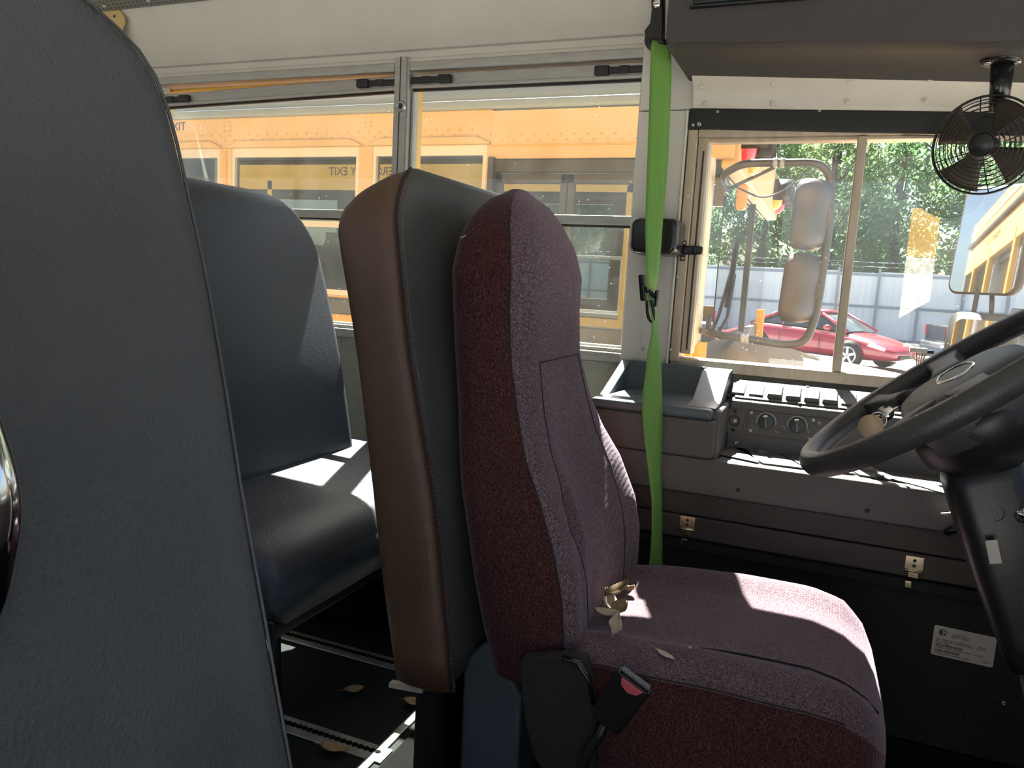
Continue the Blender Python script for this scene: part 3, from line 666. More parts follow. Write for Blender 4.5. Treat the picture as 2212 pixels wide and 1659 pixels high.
seam([(x, YC - lerp(CB, x) * .965, max(p[2] for p in csec(x) if abs(p[1] - (YC - lerp(CB, x) * .965)) < .02) - .004) for x in xs[2:27]], .0014, cu)
# mechanics
ro = [atY(a, b, 1.02) for a, b in ((1122, 1424), (1180, 1421), (1235, 1419), (1262, 1432), (1275, 1470), (1284, 1530), (1290, 1600), (1280, 1690), (1180, 1690), (1150, 1630), (1132, 1560), (1124, 1490))]
q = MB(); q.ext(ro, (0, .03, 0)); q.build('recliner_cover', M_cab2, ds, .006, 3)
q = MB(); q.tube([atY(1215, 1420, 1.012), atY(1250, 1432, 1.012), atY(1272, 1465, 1.012), atY(1283, 1520, 1.012)], .006, 8, flat=.6); q.build('recliner_lever', M_blackg, ds)
bx('pedestal', M_cab2, ds, (-.36, .06, 1.12, 1.42, .006, .14), .01)
pp = [(-.505, .02), (-.40, .02), (-.40, .20), (-.455, .275), (-.475, .275), (-.508, .235)]
q = MB(); q.ext([(a, 1.10, b) for a, b in pp], (0, .34, 0)); q.build('riser_panel', M_tray, ds, .008, 3)
# buckle
bk_ = thing('seat_belt_buckle', 'black seat belt buckle with red button beside the driver cushion', 'buckle', atY(1300, 1560, 1.0))
c0, c1 = atY(1372, 1468, .985), atY(1308, 1560, 1.0); d = (c0 - c1).normalized(); sx = d.cross(V((0, -1, 0))).normalized(); nn = V((0, -1, 0))
def bp(u, t, h): return c1 + d * t + sx * u + nn * h
L = (c0 - c1).length
q = MB(); q.loft([[bp(px * s, t, py) for px, py in rrect(.0255, .011, .006, 3)] for t, s in ((0, .86), (.004, .94), (L * .6, 1.02), (L - .008, 1.05), (L, 1.0))], smooth=False); q.build('body', M_black, bk_, .002)
q = MB(); q.obox(bp(0, L + .001, .0015), (sx, d, nn), (.0225, .004, .0075)); o = q.build('slot_face', M_blackg, bk_, .0015)
for k in range(9): q = MB(); q.obox(bp(-.018 + k * .0045, L + .0055, .0055), (sx, d, nn), (.0011, .0012, .0035)); q.build('slot_tooth', M_knob, o)
q = MB(); q.ext([bp(u, t, .0112) for u, t in ((-.017, L - .002), (.017, L - .002), (.012, L - .013), (0, L - .018), (-.012, L - .013))], nn * .003); q.build('red_button', M_red, bk_, .001)
q = MB(); q.tube([bp(0, .004, 0), bp(.004, -.03, .002), atY(1262, 1640, 1.0), atY(1250, 1720, 1.0)], .007, 8); q.build('cable_stalk', M_black, bk_)

# ------------------------------------------------------------------ green belt
sb = thing('seat_belt', 'bright green shoulder seat belt hanging beside the white pillar', 'seat belt', atY(1415, 1260, 1.53))
bl = [  # y, left px, right px, depth
 (88, 1409, 1437, 1.735), (100, 1406, 1449, 1.735), (160, 1404, 1451, 1.73), (260, 1401, 1447, 1.72), (350, 1398, 1443, 1.71), (430, 1395, 1436, 1.70), (500, 1394, 1430, 1.69), (560, 1395, 1426, 1.685), (600, 1396, 1422, 1.68), (628, 1399, 1416, 1.68)]
bl2 = [(632, 1397, 1416, 1.675), (660, 1403, 1418, 1.67), (690, 1409, 1420, 1.665), (720, 1408, 1424, 1.65), (760, 1399, 1427, 1.63), (800, 1395, 1429, 1.61), (850, 1389, 1430, 1.585), (890, 1387, 1431, 1.57), (950, 1392, 1431, 1.56), (1010, 1400, 1430, 1.55), (1080, 1408, 1431, 1.545), (1150, 1408, 1431, 1.54), (1210, 1404, 1431, 1.54), (1275, 1395, 1430, 1.535)]
def ribbon(tab, wid=.047):
    q = MB(); rows = []
    for y, l, r, dpt in tab:
        a, b = atY(l, y, dpt), atY(r, y, dpt); w_ = (b - a).length
        off = math.sqrt(max(wid * wid - w_ * w_, 0))
        if off > .002: b = atY(r, y, dpt + off * .7); a = atY(l, y, dpt - off * .3)
        rows.append([a + (b - a) * k / 4 + V((0, -.0006 * (1 - abs(k - 2) / 2), 0)) for k in range(5)])
    q.loft(rows, closed=False, cap=False); return q
ribbon(bl).build('upper_webbing', M_belt, sb, solid=.0012); ribbon(bl2).build('lower_webbing', M_belt, sb, solid=.0012)
# slider clip and tongue
cl = MB(); a = atY(1381, 597, 1.68); b = atY(1385, 646, 1.68)
cl.obox((a + b) / 2 + V((.006, 0, 0)), ((1, 0, .1), (0, 1, 0), (b - a)), (.006, .012, (b - a).length / 2 + .004)); cl.build('slider_end', M_blackg, sb, .003)
cl = MB(); cl.obox((atY(1394, 628, 1.676) + atY(1420, 640, 1.676)) / 2, (atY(1420, 646, 1.676) - atY(1394, 626, 1.676), (0, 1, 0), (0, 0, 1)), (.018, .004, .006)); cl.build('slider_bar', M_blackg, sb, .002)
cl = MB(); cl.obox(atY(1418, 645, 1.68), ((1, 0, .1), (0, 1, 0), (0, 0, 1)), (.0035, .008, .018)); cl.build('slider_end', M_blackg, sb, .002)
q = MB(); q.tube([atY(x, y, 1.665) for x, y in ((1397, 650), (1398, 675), (1402, 690), (1408, 696), (1413, 690), (1412, 670), (1406, 650))], .0034, 8, loop=True); q.build('tongue', M_blackg, sb)
# anchor
q = MB(); an = [(1405, -20), (1432, -20), (1432, 92), (1408, 94), (1401, 104), (1394, 100), (1391, 88), (1393, 74), (1391, 66), (1397, 58), (1404, 48), (1407, 20)]
q.ext([atY(x, y, 1.745) for x, y in an], (0, .03, 0)); q.build('anchor_bracket', M_black, sb, .003)
p = atY(1421, 8, 1.744); q = MB(); q.lathe([(.010, 0), (.010, .004), (.007, .006)], p, (0, -1, 0), 16); q.build('anchor_bolt', M_chrome, sb)
q = MB(); q.tube([atY(1403, 88, 1.74), atY(1425, 90, 1.74), atY(1447, 92, 1.745)], .006, 10); q.build('guide_bar', M_black, sb)
# black rounded housing on the pillar
hx0, hx1 = atY(1363, 510, 1.80).x, atY(1467, 510, 1.80).x
hb = thing('pillar_housing', 'black plastic rounded box fixed on the white pillar behind the green belt', 'housing', (hx0 * .5 + hx1 * .5, 1.85, .945))
zc = .988; q = MB()
rg = []
for y, s in ((1.876, 1.0), (1.80, .98), (1.787, .94), (1.781, .84)): rg.append([((hx0 + hx1) / 2 + a * s, y, zc + b * s) for a, b in rrect((hx1 - hx0) / 2, .0425, .016, 4)])
q.loft(rg); q.build('cover', M_blackg, hb, .003)
q = MB(); q.tube([(hx0 + .018, 1.782 - .001, zc - .034), (hx0 + .018, 1.781, zc + .034)], .0008, 4); q.build('mould_line', M_black, hb)

# ------------------------------------------------------------------ driver side console
sc = thing('side_console', 'grey moulded side console with tray and switch shelf below the driver window', 'console', (0, 1.75, .35))
CXL, CXR, YF = -.462, .555, 1.600
bx('front_panel', M_dash, sc, (CXL, CXR, YF, YF + .03, .447, .524), .006, 3)
bx('tray_front', M_dash, sc, (CXL, -.196, YF, YF + .04, .524, .606), .006, 3)
bx('tray_side', M_dash, sc, (-.216, -.190, YF + .02, 1.87, .516, .624), .006, 3)
tr = bx('tray', M_tray, sc, (CXL, -.204, YF - .006, 1.868, .606, .628), .007, 3)
q = MB(); q.ext([(CXL, 1.868, .626), (CXL, 1.868, .690), (CXL, 1.845, .692), (CXL, 1.825, .630), (CXL, 1.822, .626)], (-CXL - .258, 0, 0)); q.build('tray_back', M_tray, sc, .006, 3)
q = MB(); q.ext([(-.262, 1.868, .626), (-.262, 1.868, .690), (-.262, 1.805, .686), (-.262, 1.70, .634), (-.262, 1.62, .629), (-.262, 1.62, .626)], (.062, 0, 0)); q.build('tray_wall', M_tray, sc, .010, 3)
q = MB(); q.ext([(CXL - .001, 1.868, .626), (CXL - .001, 1.868, .690), (CXL - .001, 1.84, .690), (CXL - .001, 1.68, .632), (CXL - .001, 1.66, .626)], (.022, 0, 0)); q.build('tray_wall', M_tray, sc, .006, 3)
o = bx('tray_slot', M_black, tr, (-.40, -.372, 1.72, 1.726, .6275, .6286))
bx('shelf', M_dash, sc, (-.19, CXR, YF + .01, 1.775, .500, .520), .003)
bx('shelf_lip', M_dash, sc, (-.19, CXR, YF + .002, YF + .018, .516, .5245), .004, 3)
q = MB(); q.ext([(-.19, 1.768, .515), (-.19, 1.778, .6285), (-.19, 1.868, .6685), (-.19, 1.868, .515)], (CXR + .19, 0, 0)); q.build('rear_panel', M_dash, sc, .004, 2)
# cover plates on the shelf
zt = .5225
def splate(name, pts, z=zt, h=.004, parent=sc, m=M_dash, bev=.001):
    q = MB(); q.ext([atZ(a, b, z) for a, b in pts], (0, 0, h)); return q.build(name, m, parent, bev)
for pts in (((1552, 983), (1566, 962), (1600, 960), (1641, 1002)), ((1649, 1003), (1570, 961), (1637, 957), (1740, 1014)), ((1748, 1016), (1648, 960), (1700, 963), (1760, 985), (1850, 1026)), ((1857, 1028), (1780, 985), (1850, 1000), (1960, 1044))):
    splate('cover_plate', pts, .5215, .003)
for px, py in ((1645, 978), (1742, 988), (1880, 1018)):
    c = atZ(px, py, .5245); q = MB(); q.lathe([(.014, 0), (.013, .004), (.006, .009), (.0001, .010)], (c.x, c.y, .524), (0, 0, 1), 16, cap=False); q.build('dome_button', M_dash, sc)
c = atZ(1673, 966, .527); q = MB(); q.lathe([(.019, 0), (.019, .003), (.016, .005)], (c.x, c.y, .524), (0, 0, 1), 18); q.build('cap_disc', M_trimw, sc)
for px, py in ((1900, 1033),): c = atZ(px, py, .525); bx('clip', M_black, sc, (c.x - .008, c.x + .008, c.y - .005, c.y + .005, .523, .531), .001)
# sloped switch panel
def slope(x, t, h=0): return V((x, 1.778 + .090 * t - .40 * h, .6285 + .040 * t + .915 * h))
q = MB(); q.ext([slope(-.182, .12), slope(.30, .12), slope(.30, .92), slope(-.182, .92)], V((0, -.37, .93)) * .003); sp = q.build('switch_panel', M_dash, sc, .001)
for k, (px) in enumerate((1595, 1635, 1675, 1715, 1755, 1795, 1836)):
    x = atY(px, 848, 1.82).x; q = MB(); hgt = .004 if k in (0, 1, 6) else .009
    rg = [[slope(x + .016 * sx + .0, .5 + .27 * sy, .003) for sx, sy in ((-1, -1), (1, -1), (1, 1), (-1, 1))], [slope(x + .014 * sx, .5 + .24 * sy, .003 + (hgt if sy < 0 else hgt * .35)) for sx, sy in ((-1, -1), (1, -1), (1, 1), (-1, 1))]]
    q.loft(rg, smooth=False); sw = q.build('rocker_switch', M_dash, sc, .0012)
    if k in (2, 3, 4, 5):
        q = MB(); q.obox(slope(x + .002, .80, .0035), ((1, 0, 0), (0, .93, .37), (0, -.37, .93)), (.010, .004, .0006)); q.build('switch_legend', M_print, sw)
for px, py in ((1577, 818), (1745, 827), (1573, 859), (1728, 867)): p = atY(px, py, 1.79 if py > 840 else 1.86); t_ = (p.y - 1.778) / .09; screw(sc, slope(p.x, .14 if py > 840 else .90, .003), (0, -.37, .93), .004, M_black)
# power outlet and heater plate
def rear(px, py): return atY(px, py, 1.7715)
a, b = rear(1570, 882), rear(1605, 937); rn = V((0, -.996, .09))
def rp_(x, z, h=0): return V((x, 1.768 + (z - .515) * .093, z)) + rn * h
def plate(name, x0, x1, z0, z1, m, parent=sc, h=.003, r=.004):
    q = MB(); q.ext([rp_((x0 + x1) / 2 + u, (z0 + z1) / 2 + v, 0) for u, v in rrect((x1 - x0) / 2, (z1 - z0) / 2, r)], rn * h); return q.build(name, m, parent, .0008)
ot = plate('outlet_plate', a.x, b.x, b.z, a.z, M_dash)
c = rear(1587, 909); q = MB(); q.lathe([(.012, .003), (.012, .006), (.0095, .006), (.009, -.004), (.0001, -.004)], rp_(c.x, c.z), rn, 20, cap=False); q.build('outlet_socket', M_black, ot)
q = MB(); q.obox(rp_(c.x + .001, c.z, .003), ((1, 0, 0), (0, 0, 1), rn), (.003, .003, .002)); q.build('socket_contact', M_print, ot)
for dz in (.021, -.021): q = MB(); q.lathe([(.004, .003), (.0035, .0045)], rp_(c.x - .001, c.z + dz), rn, 12); q.build('plug_hole', M_black, ot)
a, b = rear(1616, 886), rear(1617, 938); x1 = .105
hp = plate('heater_plate', a.x, x1, b.z, a.z, M_hvac)
for px, py in ((1655, 912), (1722, 920)):
    c = rear(px, py); kb = MB(); kb.lathe([(.0165, .003), (.0165, .006), (.014, .012), (.0001, .012)], rp_(c.x, c.z), rn, 26, cap=False); ko = kb.build('control_knob', M_knob, hp)
    q = MB(); q.obox(rp_(c.x, c.z, .015), ((1, 0, .12), (-.12, 0, 1), rn), (.0042, .0145, .006)); q.build('knob_grip', M_knob, ko, .002)
    q = MB(); q.obox(rp_(c.x - .002, c.z + .0125, .0214), ((1, 0, .12), (-.12, 0, 1), rn), (.0042, .0018, .0006)); q.build('pointer_mark', M_print, ko)
    q = MB(); q.tube([rp_(c.x + .0205 * math.cos(t), c.z + .0205 * math.sin(t), .0033) for t in [R(-12 + 204 * k / 20) for k in range(21)]], .0009, 4); q.build('scale_arc', M_print, hp)
    for dx, dz in (((-.027, -.014), (-.020, -.016), (.022, -.018)) if px < 1700 else ((-.028, -.006), (.023, -.022), (.023, -.009))):
        q = MB(); q.tube([rp_(c.x + dx - .0025, c.z + dz + .003, .0033), rp_(c.x + dx - .001, c.z + dz, .0033), rp_(c.x + dx + .002, c.z + dz, .0033), rp_(c.x + dx + .003, c.z + dz - .004, .0033)], .0006, 4); q.build('seat_symbol', M_print, hp)
c = rear(1770, 915)
for k in range(4): q = MB(); t = k * math.pi / 2 + .4; q.tube([rp_(c.x, c.z, .0033), rp_(c.x + .004 * math.cos(t), c.z + .004 * math.sin(t), .0033), rp_(c.x + .005 * math.cos(t + .5), c.z + .005 * math.sin(t + .5), .0033)], .0008, 4); q.build('fan_symbol', M_print, hp)
c = rear(1790, 925); q = MB(); q.obox(rp_(c.x + .004, c.z, .004), ((1, 0, 0), (0, 0, 1), rn), (.006, .012, .003)); fs = q.build('fan_switch', M_black, hp, .001)
for px, py in ((1623, 892), (1757, 908), (1750, 949), (1621, 930)): c = rear(px, py); screw(hp, rp_(c.x, c.z, .003), rn, .004)
screw(sc, rp_(rear(1591, 950).x, .5345, 0), rn, .0045)
for px, py in ((1594, 1058), (1873, 1103)): screw(sc, atY(px, py, YF), r=.0045, m=M_black)
# cabinet under the console
cb = thing('console_cabinet', 'dark brown hinged cabinet panels under the side console', 'cabinet', (0, 1.7, 0))
bx('upper_rail', M_cab, cb, (CXL, CXR, YF + .012, 1.86, .398, .4455), .002)
bx('hinged_door', M_cab, cb, (CXL, CXR, YF + .006, YF + .03, .349, .396), .003)
bx('door_groove', M_black, cb, (CXL, CXR, YF + .03, YF + .06, .34, .398))
bx('lower_lip', M_cab2, cb, (CXL, CXR, YF + .018, YF + .05, .318, .341), .004)
bx('carpet_panel', M_cab2, cb, (CXL, CXR, YF + .034, YF + .07, .007, .32), .003)
for px, py, nm in ((1484, 1137, 'plain steel'), (1974, 1226, 'brassy')):
    c = atY(px, py, YF + .004); m = M_brass
    h = MB(); h.box(c.x - .016, c.x + .016, YF + .0025, YF + .006, c.z - .004, c.z + .022); ho = h.build('hinge', m, cb, .001)
    q = MB(); q.box(c.x - .009, c.x + .009, YF + .0, YF + .006, c.z - .020, c.z - .003); q.build('hinge_tongue', m, ho, .001)
    q = MB(); q.tube([(c.x - .016, YF + .001, c.z - .006), (c.x + .016, YF + .001, c.z - .006)], .003, 8); q.build('hinge_pin', m, ho)
    q = MB(); q.box(c.x - .012, c.x + .002, YF + .012, YF + .017, c.z - .046, c.z - .030); q.build('catch_plate', m, ho, .004, 3)
    for dz in (.014, .004): screw(ho, (c.x, YF + .0022, c.z + dz), r=.0032, m=M_cab)
screw(cb, atY(2168, 1519, YF + .033), r=.004)
# printed label
lb = thing('printed_label', 'pale printed label with barcodes on the dark lower cabinet panel', 'label', (.295, YF + .033, .20))
P = [atY(a, b, YF + .0335) for a, b in ((2019, 1349), (2154, 1378), (2143, 1443), (2010, 1412))]
ex = (P[1] - P[0]); ez = (P[3] - P[0]); LW, LH = ex.length, ez.length; ex.normalize(); ez.normalize()
def lp(u, v, h=0): return P[0] + ex * (u * LW) + ez * (v * LH) + V((0, -h, 0))
q = MB(); q.ext([lp(.5 + a, .5 + b * 1.0) for a, b in rrect(.5, .5, .05)], (0, -.0006, 0)); q.build('paper', M_paper, lb)
def dash(name, u0, u1, v0, v1, m=M_ink):
    q = MB(); q.ext([lp(u0, v0, .0007), lp(u1, v0, .0007), lp(u1, v1, .0007), lp(u0, v1, .0007)], (0, -.0002, 0)); return q
r2 = random.Random(3)
for v, segs in ((.16, ((.37, .52),)), (.22, ((.30, .46), (.48, .58))), (.28, ((.29, .42), (.46, .52), (.54, .58))), (.42, ((.06, .14), (.16, .34), (.37, .62), (.74, .86))), (.48, ((.06, .12), (.15, .32), (.34, .66), (.72, .84))), (.54, ((.06, .16), (.20, .28))), (.70, ((.06, .20), (.22, .52), (.55, .66), (.70, .84))), (.90, ((.06, .30), (.32, .48), (.50, .62))), (.86, ((.84, .95),))):
    q = MB()
    for a, b in segs:
        u = a
        while u < b: w_ = r2.uniform(.006, .014); q.ext([lp(u, v, .0007), lp(min(u + w_, b), v, .0007), lp(min(u + w_, b), v + .030, .0007), lp(u, v + .030, .0007)], (0, -.0002, 0)); u += w_ + .006
    q.build('print_line', M_ink, lb)
for v, ue in ((.59, .50), (.775, .46)):
    q = MB(); u = .06
    while u < ue: w_ = r2.choice((.004, .008, .012)); q.ext([lp(u, v, .0007), lp(u + w_, v, .0007), lp(u + w_, v + .085, .0007), lp(u, v + .085, .0007)], (0, -.0002, 0)); u += w_ + r2.choice((.004, .007))
    q.build('barcode', M_ink, lb)
c = lp(.145, .20, .0007); rr_ = LW * .062
q = MB(); q.ext([c + ex * (rr_ * math.cos(t)) + ez * (rr_ * math.sin(t)) for t in [R(90 + 180 * k / 14) for k in range(15)]], (0, -.0002, 0)); lo = q.build('logo', M_ink, lb)
q = MB(); q.tube([c + ex * (rr_ * math.cos(t)) + ez * (rr_ * math.sin(t)) for t in [R(-90 + 180 * k / 14) for k in range(15)]], .0006, 4)
q.ext([c + ex * (rr_ * .15), c + ex * (rr_ * .9) + ez * (rr_ * .35), c + ex * (rr_ * .45) + ez * (rr_ * .85)], (0, -.0002, 0)); q.ext([c + ex * (rr_ * .2) - ez * (rr_ * .1), c + ex * (rr_ * .85) - ez * (rr_ * .45), c + ex * (rr_ * .5) - ez * (rr_ * .75)], (0, -.0002, 0)); q.build('logo_leaf', M_ink, lo)

# ------------------------------------------------------------------ steering wheel
tw = R(38.5); WU = V((math.cos(tw), 0, math.sin(tw))); WV = V((0, 1, 0)); WN = V((-math.sin(tw), 0, math.cos(tw)))
WC = V((.168, 1.245, .762)); WR = .222
swh = thing('steering_wheel', 'dark grey steering wheel with padded hub at the right', 'steering wheel', WC)
def wp(u, v, n=0): return WC + WU * u + WV * v + WN * n
rings = []
for k in range(72):
    a = 2 * math.pi * k / 72; r = []
    for j in range(12):
        t = 2 * math.pi * j / 12; rr_ = WR + .0165 * math.cos(t); r.append(wp(rr_ * math.cos(a), rr_ * math.sin(a), .0185 * math.sin(t)))
    rings.append(r)
M_wheel = mat('steering_wheel_plastic', (.042, .040, .040), .38, bump=.35, bscale=380, var=.12, vscale=14)
M_hub = mat('hub_pad_plastic', (.058, .060, .064), .46, bump=.4, bscale=420)
q = MB(); q.loft(rings, loop=True); q.build('rim', M_wheel, swh)
q = MB(); pr = [(1.0, -.070), (1.04, -.03), (1.0, -.012), (.93, -.002), (.75, .005), (.4, .008), (.02, .009)]
def padring(s, n, kk=44):
    out = []
    for k in range(kk):
        a = 2 * math.pi * k / kk; e = 2 / 2.9; out.append(wp(.010 + .092 * s * math.copysign(abs(math.cos(a)) ** e, math.cos(a)), .112 * s * math.copysign(abs(math.sin(a)) ** e, math.sin(a)), n))
    return out
q.loft([padring(s, n) for s, n in pr]); q.build('hub_pad', M_hub, swh)
q = MB(); q.tube([wp(.010 + .026 * math.cos(t), .048 * math.sin(t), .0085) for t in [2 * math.pi * k / 36 for k in range(36)]], .0028, 6, loop=True, flat=.5); q.build('oval_badge_ring', M_chrome, swh)
for sg in (-1, 1):
    for u0, u1, v1 in ((.005, .02, .212), (-.055, -.115, .185)):
        q = MB(); rg = []
        for t in (0, .3, .6, 1):
            v = sg * (.085 + (v1 - .085) * t); u = u0 + (u1 - u0) * t; hw = .030 - .010 * math.sin(t * 3.1) - (.006 if u1 < 0 else 0)
            rg.append([wp(u + a, v, -.008 + .008 * t + b) for a, b in rrect(hw, .012, .006, 3)])
        q.loft(rg); q.build('spoke', M_hub, swh)
q = MB(); q.loft([[wp(.006 + (.098 * s) * math.cos(t), .112 * s * math.sin(t), n) + V((dx, 0, dz)) for t in [2 * math.pi * k / 36 for k in range(36)]] for s, n, dx, dz in ((1.02, -.03, 0, 0), (1.05, -.055, 0, 0), (.98, -.085, .0, -.004), (.75, -.105, .0, -.008), (.5, -.12, 0, -.012))]); q.build('lower_shroud', M_black, swh)
# column
stc = thing('steering_column', 'black steering column with round bolt holes under the wheel', 'steering column', (.44, 1.245, .006))
ca_, cb_ = V((.212, 1.245, .660)), V((.435, 1.245, .08)); cd_ = (cb_ - ca_).normalized(); cs = cd_.cross(V((0, 1, 0))).normalized()
q = MB(); q.loft([[ca_ + cd_ * t + cs * a * s + V((0, 1, 0)) * b * s for a, b in rrect(.050, .058, .028, 5)] for t, s in ((0, .9), (.03, 1.05), (.16, 1.0), (.26, .86), (.30, .8))]); q.build('shroud', M_black, stc)
q = MB(); q.cyl(ca_ + cd_ * .28, cb_ + V((0, 0, -.07)), .026, .03, 18); q.build('shaft_tube', M_black, stc)
p = atY(2149, 1108, 1.186); q = MB(); q.lathe([(.012, 0), (.011, .001), (.009, -.004), (.004, -.004), (.0038, .0), (.0001, .001)], p, (-.3, -1, 0), 18, cap=False); q.build('bolt_recess', M_dark, stc)
p = atY(2210, 1112, 1.186); q = MB(); q.lathe([(.011, 0), (.010, .004), (.0001, .008)], p, (0, -1, 0), 18, cap=False); q.build('chrome_cap', M_chrome, stc)
bx('foot_boot', M_rubber, stc, (.40, .50, 1.19, 1.30, .006, .09), .02, 3)
p = atY(2146, 1192, 1.17); q = MB(); q.obox(p, ((1, 0, .3), (0, 1, 0), (-.3, 0, 1)), (.007, .001, .016)); tag(q.build('grey_tag', M_paper, None, org=p), 'small pale grey tag hanging beside the steering column', 'tag')
q = MB(); q.tube([atY(2115, 1085, 1.30), atY(2160, 1250, 1.30), atY(2225, 1400, 1.30)], .004, 6); tag(q.build('column_cable', M_black, None, org=atY(2225, 1400, 1.3)), 'thin black cable running down behind the steering column', 'cable')
# keys
ke = thing('ignition_key', 'ignition key with a round tan tag seen through the steering wheel', 'key', atY(1905, 893, 1.31))
k0, k1, kt = atY(1913, 893, 1.30), atY(1965, 868, 1.33), atY(1881, 921, 1.29)
q = MB(); q.tube([k0, k1], .0022, 6); q.build('blade', M_chrome, ke)
q = MB(); q.lathe([(.0125, -.0012), (.0125, .0012)], k0, (-.4, -1, .3), 14); q.build('bow', M_chrome, ke)
q = MB(); q.lathe([(.0185, -.0008), (.0185, .0008)], kt, (-.35, -1, .25), 26); q.build('round_tag', M_tag, ke)
q = MB(); mid = (k0 + kt) / 2; q.tube([mid + V((.012 * math.cos(t), 0, .012 * math.sin(t))) for t in [2 * math.pi * k / 20 for k in range(20)]], .0007, 5, loop=True); q.build('split_ring', M_chrome, ke)
q = MB(); q.lathe([(.02, 0), (.017, .012), (.0001, .013)], k1, k0 - k1, 18, cap=False); q.build('lock_barrel', M_black, ke)
# cables and bits at the console end
def cable(name, pts, r, m, label, cat='cable'):
    q = MB(); f = []
    for i in range(len(pts) - 1):
        a = pts[max(i - 1, 0)]; b = pts[i]; c = pts[i + 1]; d = pts[min(i + 2, len(pts) - 1)]
        for k in range(6):
            t = k / 6; f.append(.5 * ((2 * b) + (c - a) * t + (2 * a - 5 * b + 4 * c - d) * t * t + (3 * b - a - 3 * c + d) * t ** 3))
    f.append(pts[-1]); q.tube(f, r, 7); return tag(q.build(name, m, None, org=f[0]), label, cat)
cable('white_cable', [atY(2033, 1110, 1.575), atY(2055, 1108, 1.575), atY(2078, 1098, 1.578), atY(2100, 1082, 1.585), atY(2108, 1065, 1.59)], .0022, M_print, 'short white cable end curling in front of the console corner')
cable('loose_wire', [atZ(1925, 1035, .530), atZ(1985, 1050, .530), atZ(2030, 1064, .529), atY(2060, 1075, 1.585), atY(2078, 1095, 1.585)], .0016, M_black, 'thin dark wire trailing over the console shelf edge')
cable('black_harness', [atY(2045, 1150, 1.592), atY(2062, 1143, 1.582), atY(2080, 1150, 1.58), atY(2095, 1165, 1.585), atY(2140, 1185, 1.59), atY(2190, 1230, 1.59)], .0075, M_blackg, 'glossy black cable loop poking out below the console')
wh = thing('wire_connector', 'pale wire connector with orange wires standing on the window sill', 'connector', atY(1993, 800, 1.84))
cc_ = atY(1992, 757, 1.84); M_orange = mat('orange_wire', (.6, .16, .04), .5)
q = MB(); q.box(cc_.x - .024, cc_.x + .010, 1.832, 1.848, cc_.z - .005, cc_.z + .005); q.build('plug_body', M_trimw, wh, .002)
q = MB(); q.box(cc_.x + .008, cc_.x + .022, 1.833, 1.847, cc_.z - .006, cc_.z + .002); q.build('plug_end', M_black, wh, .002)
for k in range(4): q = MB(); q.tube([(cc_.x - .010 + k * .006, 1.84, cc_.z - .004), (cc_.x - .008 + k * .004, 1.84, cc_.z - .02), (cc_.x - .004 + k * .0015, 1.84, cc_.z - .06)], .0012, 5); q.build('wire', M_orange if k != 1 else M_print, wh)

# ------------------------------------------------------------------ leaves
def leaf(name, c, L, w_, rot, curl, label, m, tilt=(0, 0), grp=None):
    q = MB(); ca, sa = math.cos(rot), math.sin(rot)
    def f(u, v):
        x = (u - .5) * L; wd = w_ * math.sin(math.pi * min(1, u * .95 + .03)) ** .8; y = (v - .5) * 2 * wd
        z = curl * (abs(v - .5) * 2) ** 1.6 + curl * .6 * (2 * u - 1) ** 2 + tilt[0] * x + tilt[1] * y
        return c + V((x * ca - y * sa, x * sa + y * ca, z))
    q.grid(f, 8, 4); stem = [f(0, .5), f(0, .5) + V((-.012 * ca, -.012 * sa, .002))]; o = q.build(name, m, None, org=c, solid=.0006)
    s_ = MB(); s_.tube(stem, .0006, 4); s_.build('stem', m, o); return tag(o, label, 'leaf', grp)
def cz(px, py):
    p = atZ(px, py, .345); x = max(-.34, min(.13, p.x)); best = max((q_[2] for q_ in csec(x) if abs(q_[1] - p.y) < .015), default=.34); return atZ(px, py, best + .002)
for nm, px, py, L, w_, rot, curl, lab, m, tl in (
 ('dry_leaf', 1330, 1290, .040, .012, .5, .010, 'curled brown leaf at the back of the cushion, topmost of the pile', M_leaf, (.5, .2)),
 ('dry_leaf', 1352, 1282, .034, .010, -.4, .008, 'brown dry leaf beside the pile, nearest the green belt end', M_leaf, (.2, -.2)),
 ('dry_leaf', 1318, 1318, .040, .013, 2.3, .010, 'pale curled leaf against the foot of the backrest', M_leafp, (.6, 0)),
 ('dry_leaf', 1336, 1328, .036, .013, 1.1, .009, 'tan folded leaf in the middle of the leaf pile', M_leaf, (.2, .3)),
 ('dry_leaf', 1310, 1336, .042, .011, .2, .006, 'flat tan leaf lowest in the leaf pile', M_leafp, (0, .1)),
 ('dry_leaf', 1328, 1373, .032, .010, 1.6, .012, 'single upright tan leaf lying apart below the leaf pile', M_leafp, (.3, .4)),
 ('dry_leaf', 1436, 1424, .034, .006, -.55, .002, 'narrow pale leaf lying near the cushion edge above the buckle', M_leafp, (0, 0))):
    leaf(nm, cz(px, py) + V((0, 0, .006)), L, w_, rot, curl, lab, m, tl)
cable('dry_stalk', [cz(1422, 1342) + V((0, 0, .012)), cz(1420, 1358) + V((0, 0, .004)), cz(1432, 1376) + V((0, 0, .003)), cz(1444, 1392) + V((0, 0, .002)), cz(1450, 1404) + V((0, 0, .001))], .0007, M_leaf, 'thin bent dry stalk on the driver cushion', 'stalk')
p = cz(1491, 1401); q = MB(); q.lathe([(.0001, 0), (.003, .001), (.0026, .003), (.0001, .004)], p, (0, 0, 1), 8, cap=False); tag(q.build('crumb', M_leafp, None, org=p), 'tiny pale crumb on the driver cushion', 'crumb')
for px, py, L, rot, lab in ((765, 1491, .040, .7, 'small brown leaf on the black floor between the strips'), (895, 1518, .046, .1, 'flat tan leaf on the floor near the barrier foot'), (722, 1617, .055, .2, 'orange-brown leaf on the floor against the front metal strip')):
    leaf('dry_leaf', atZ(px, py, .008), L, .014, rot, .004, lab, M_leaf)

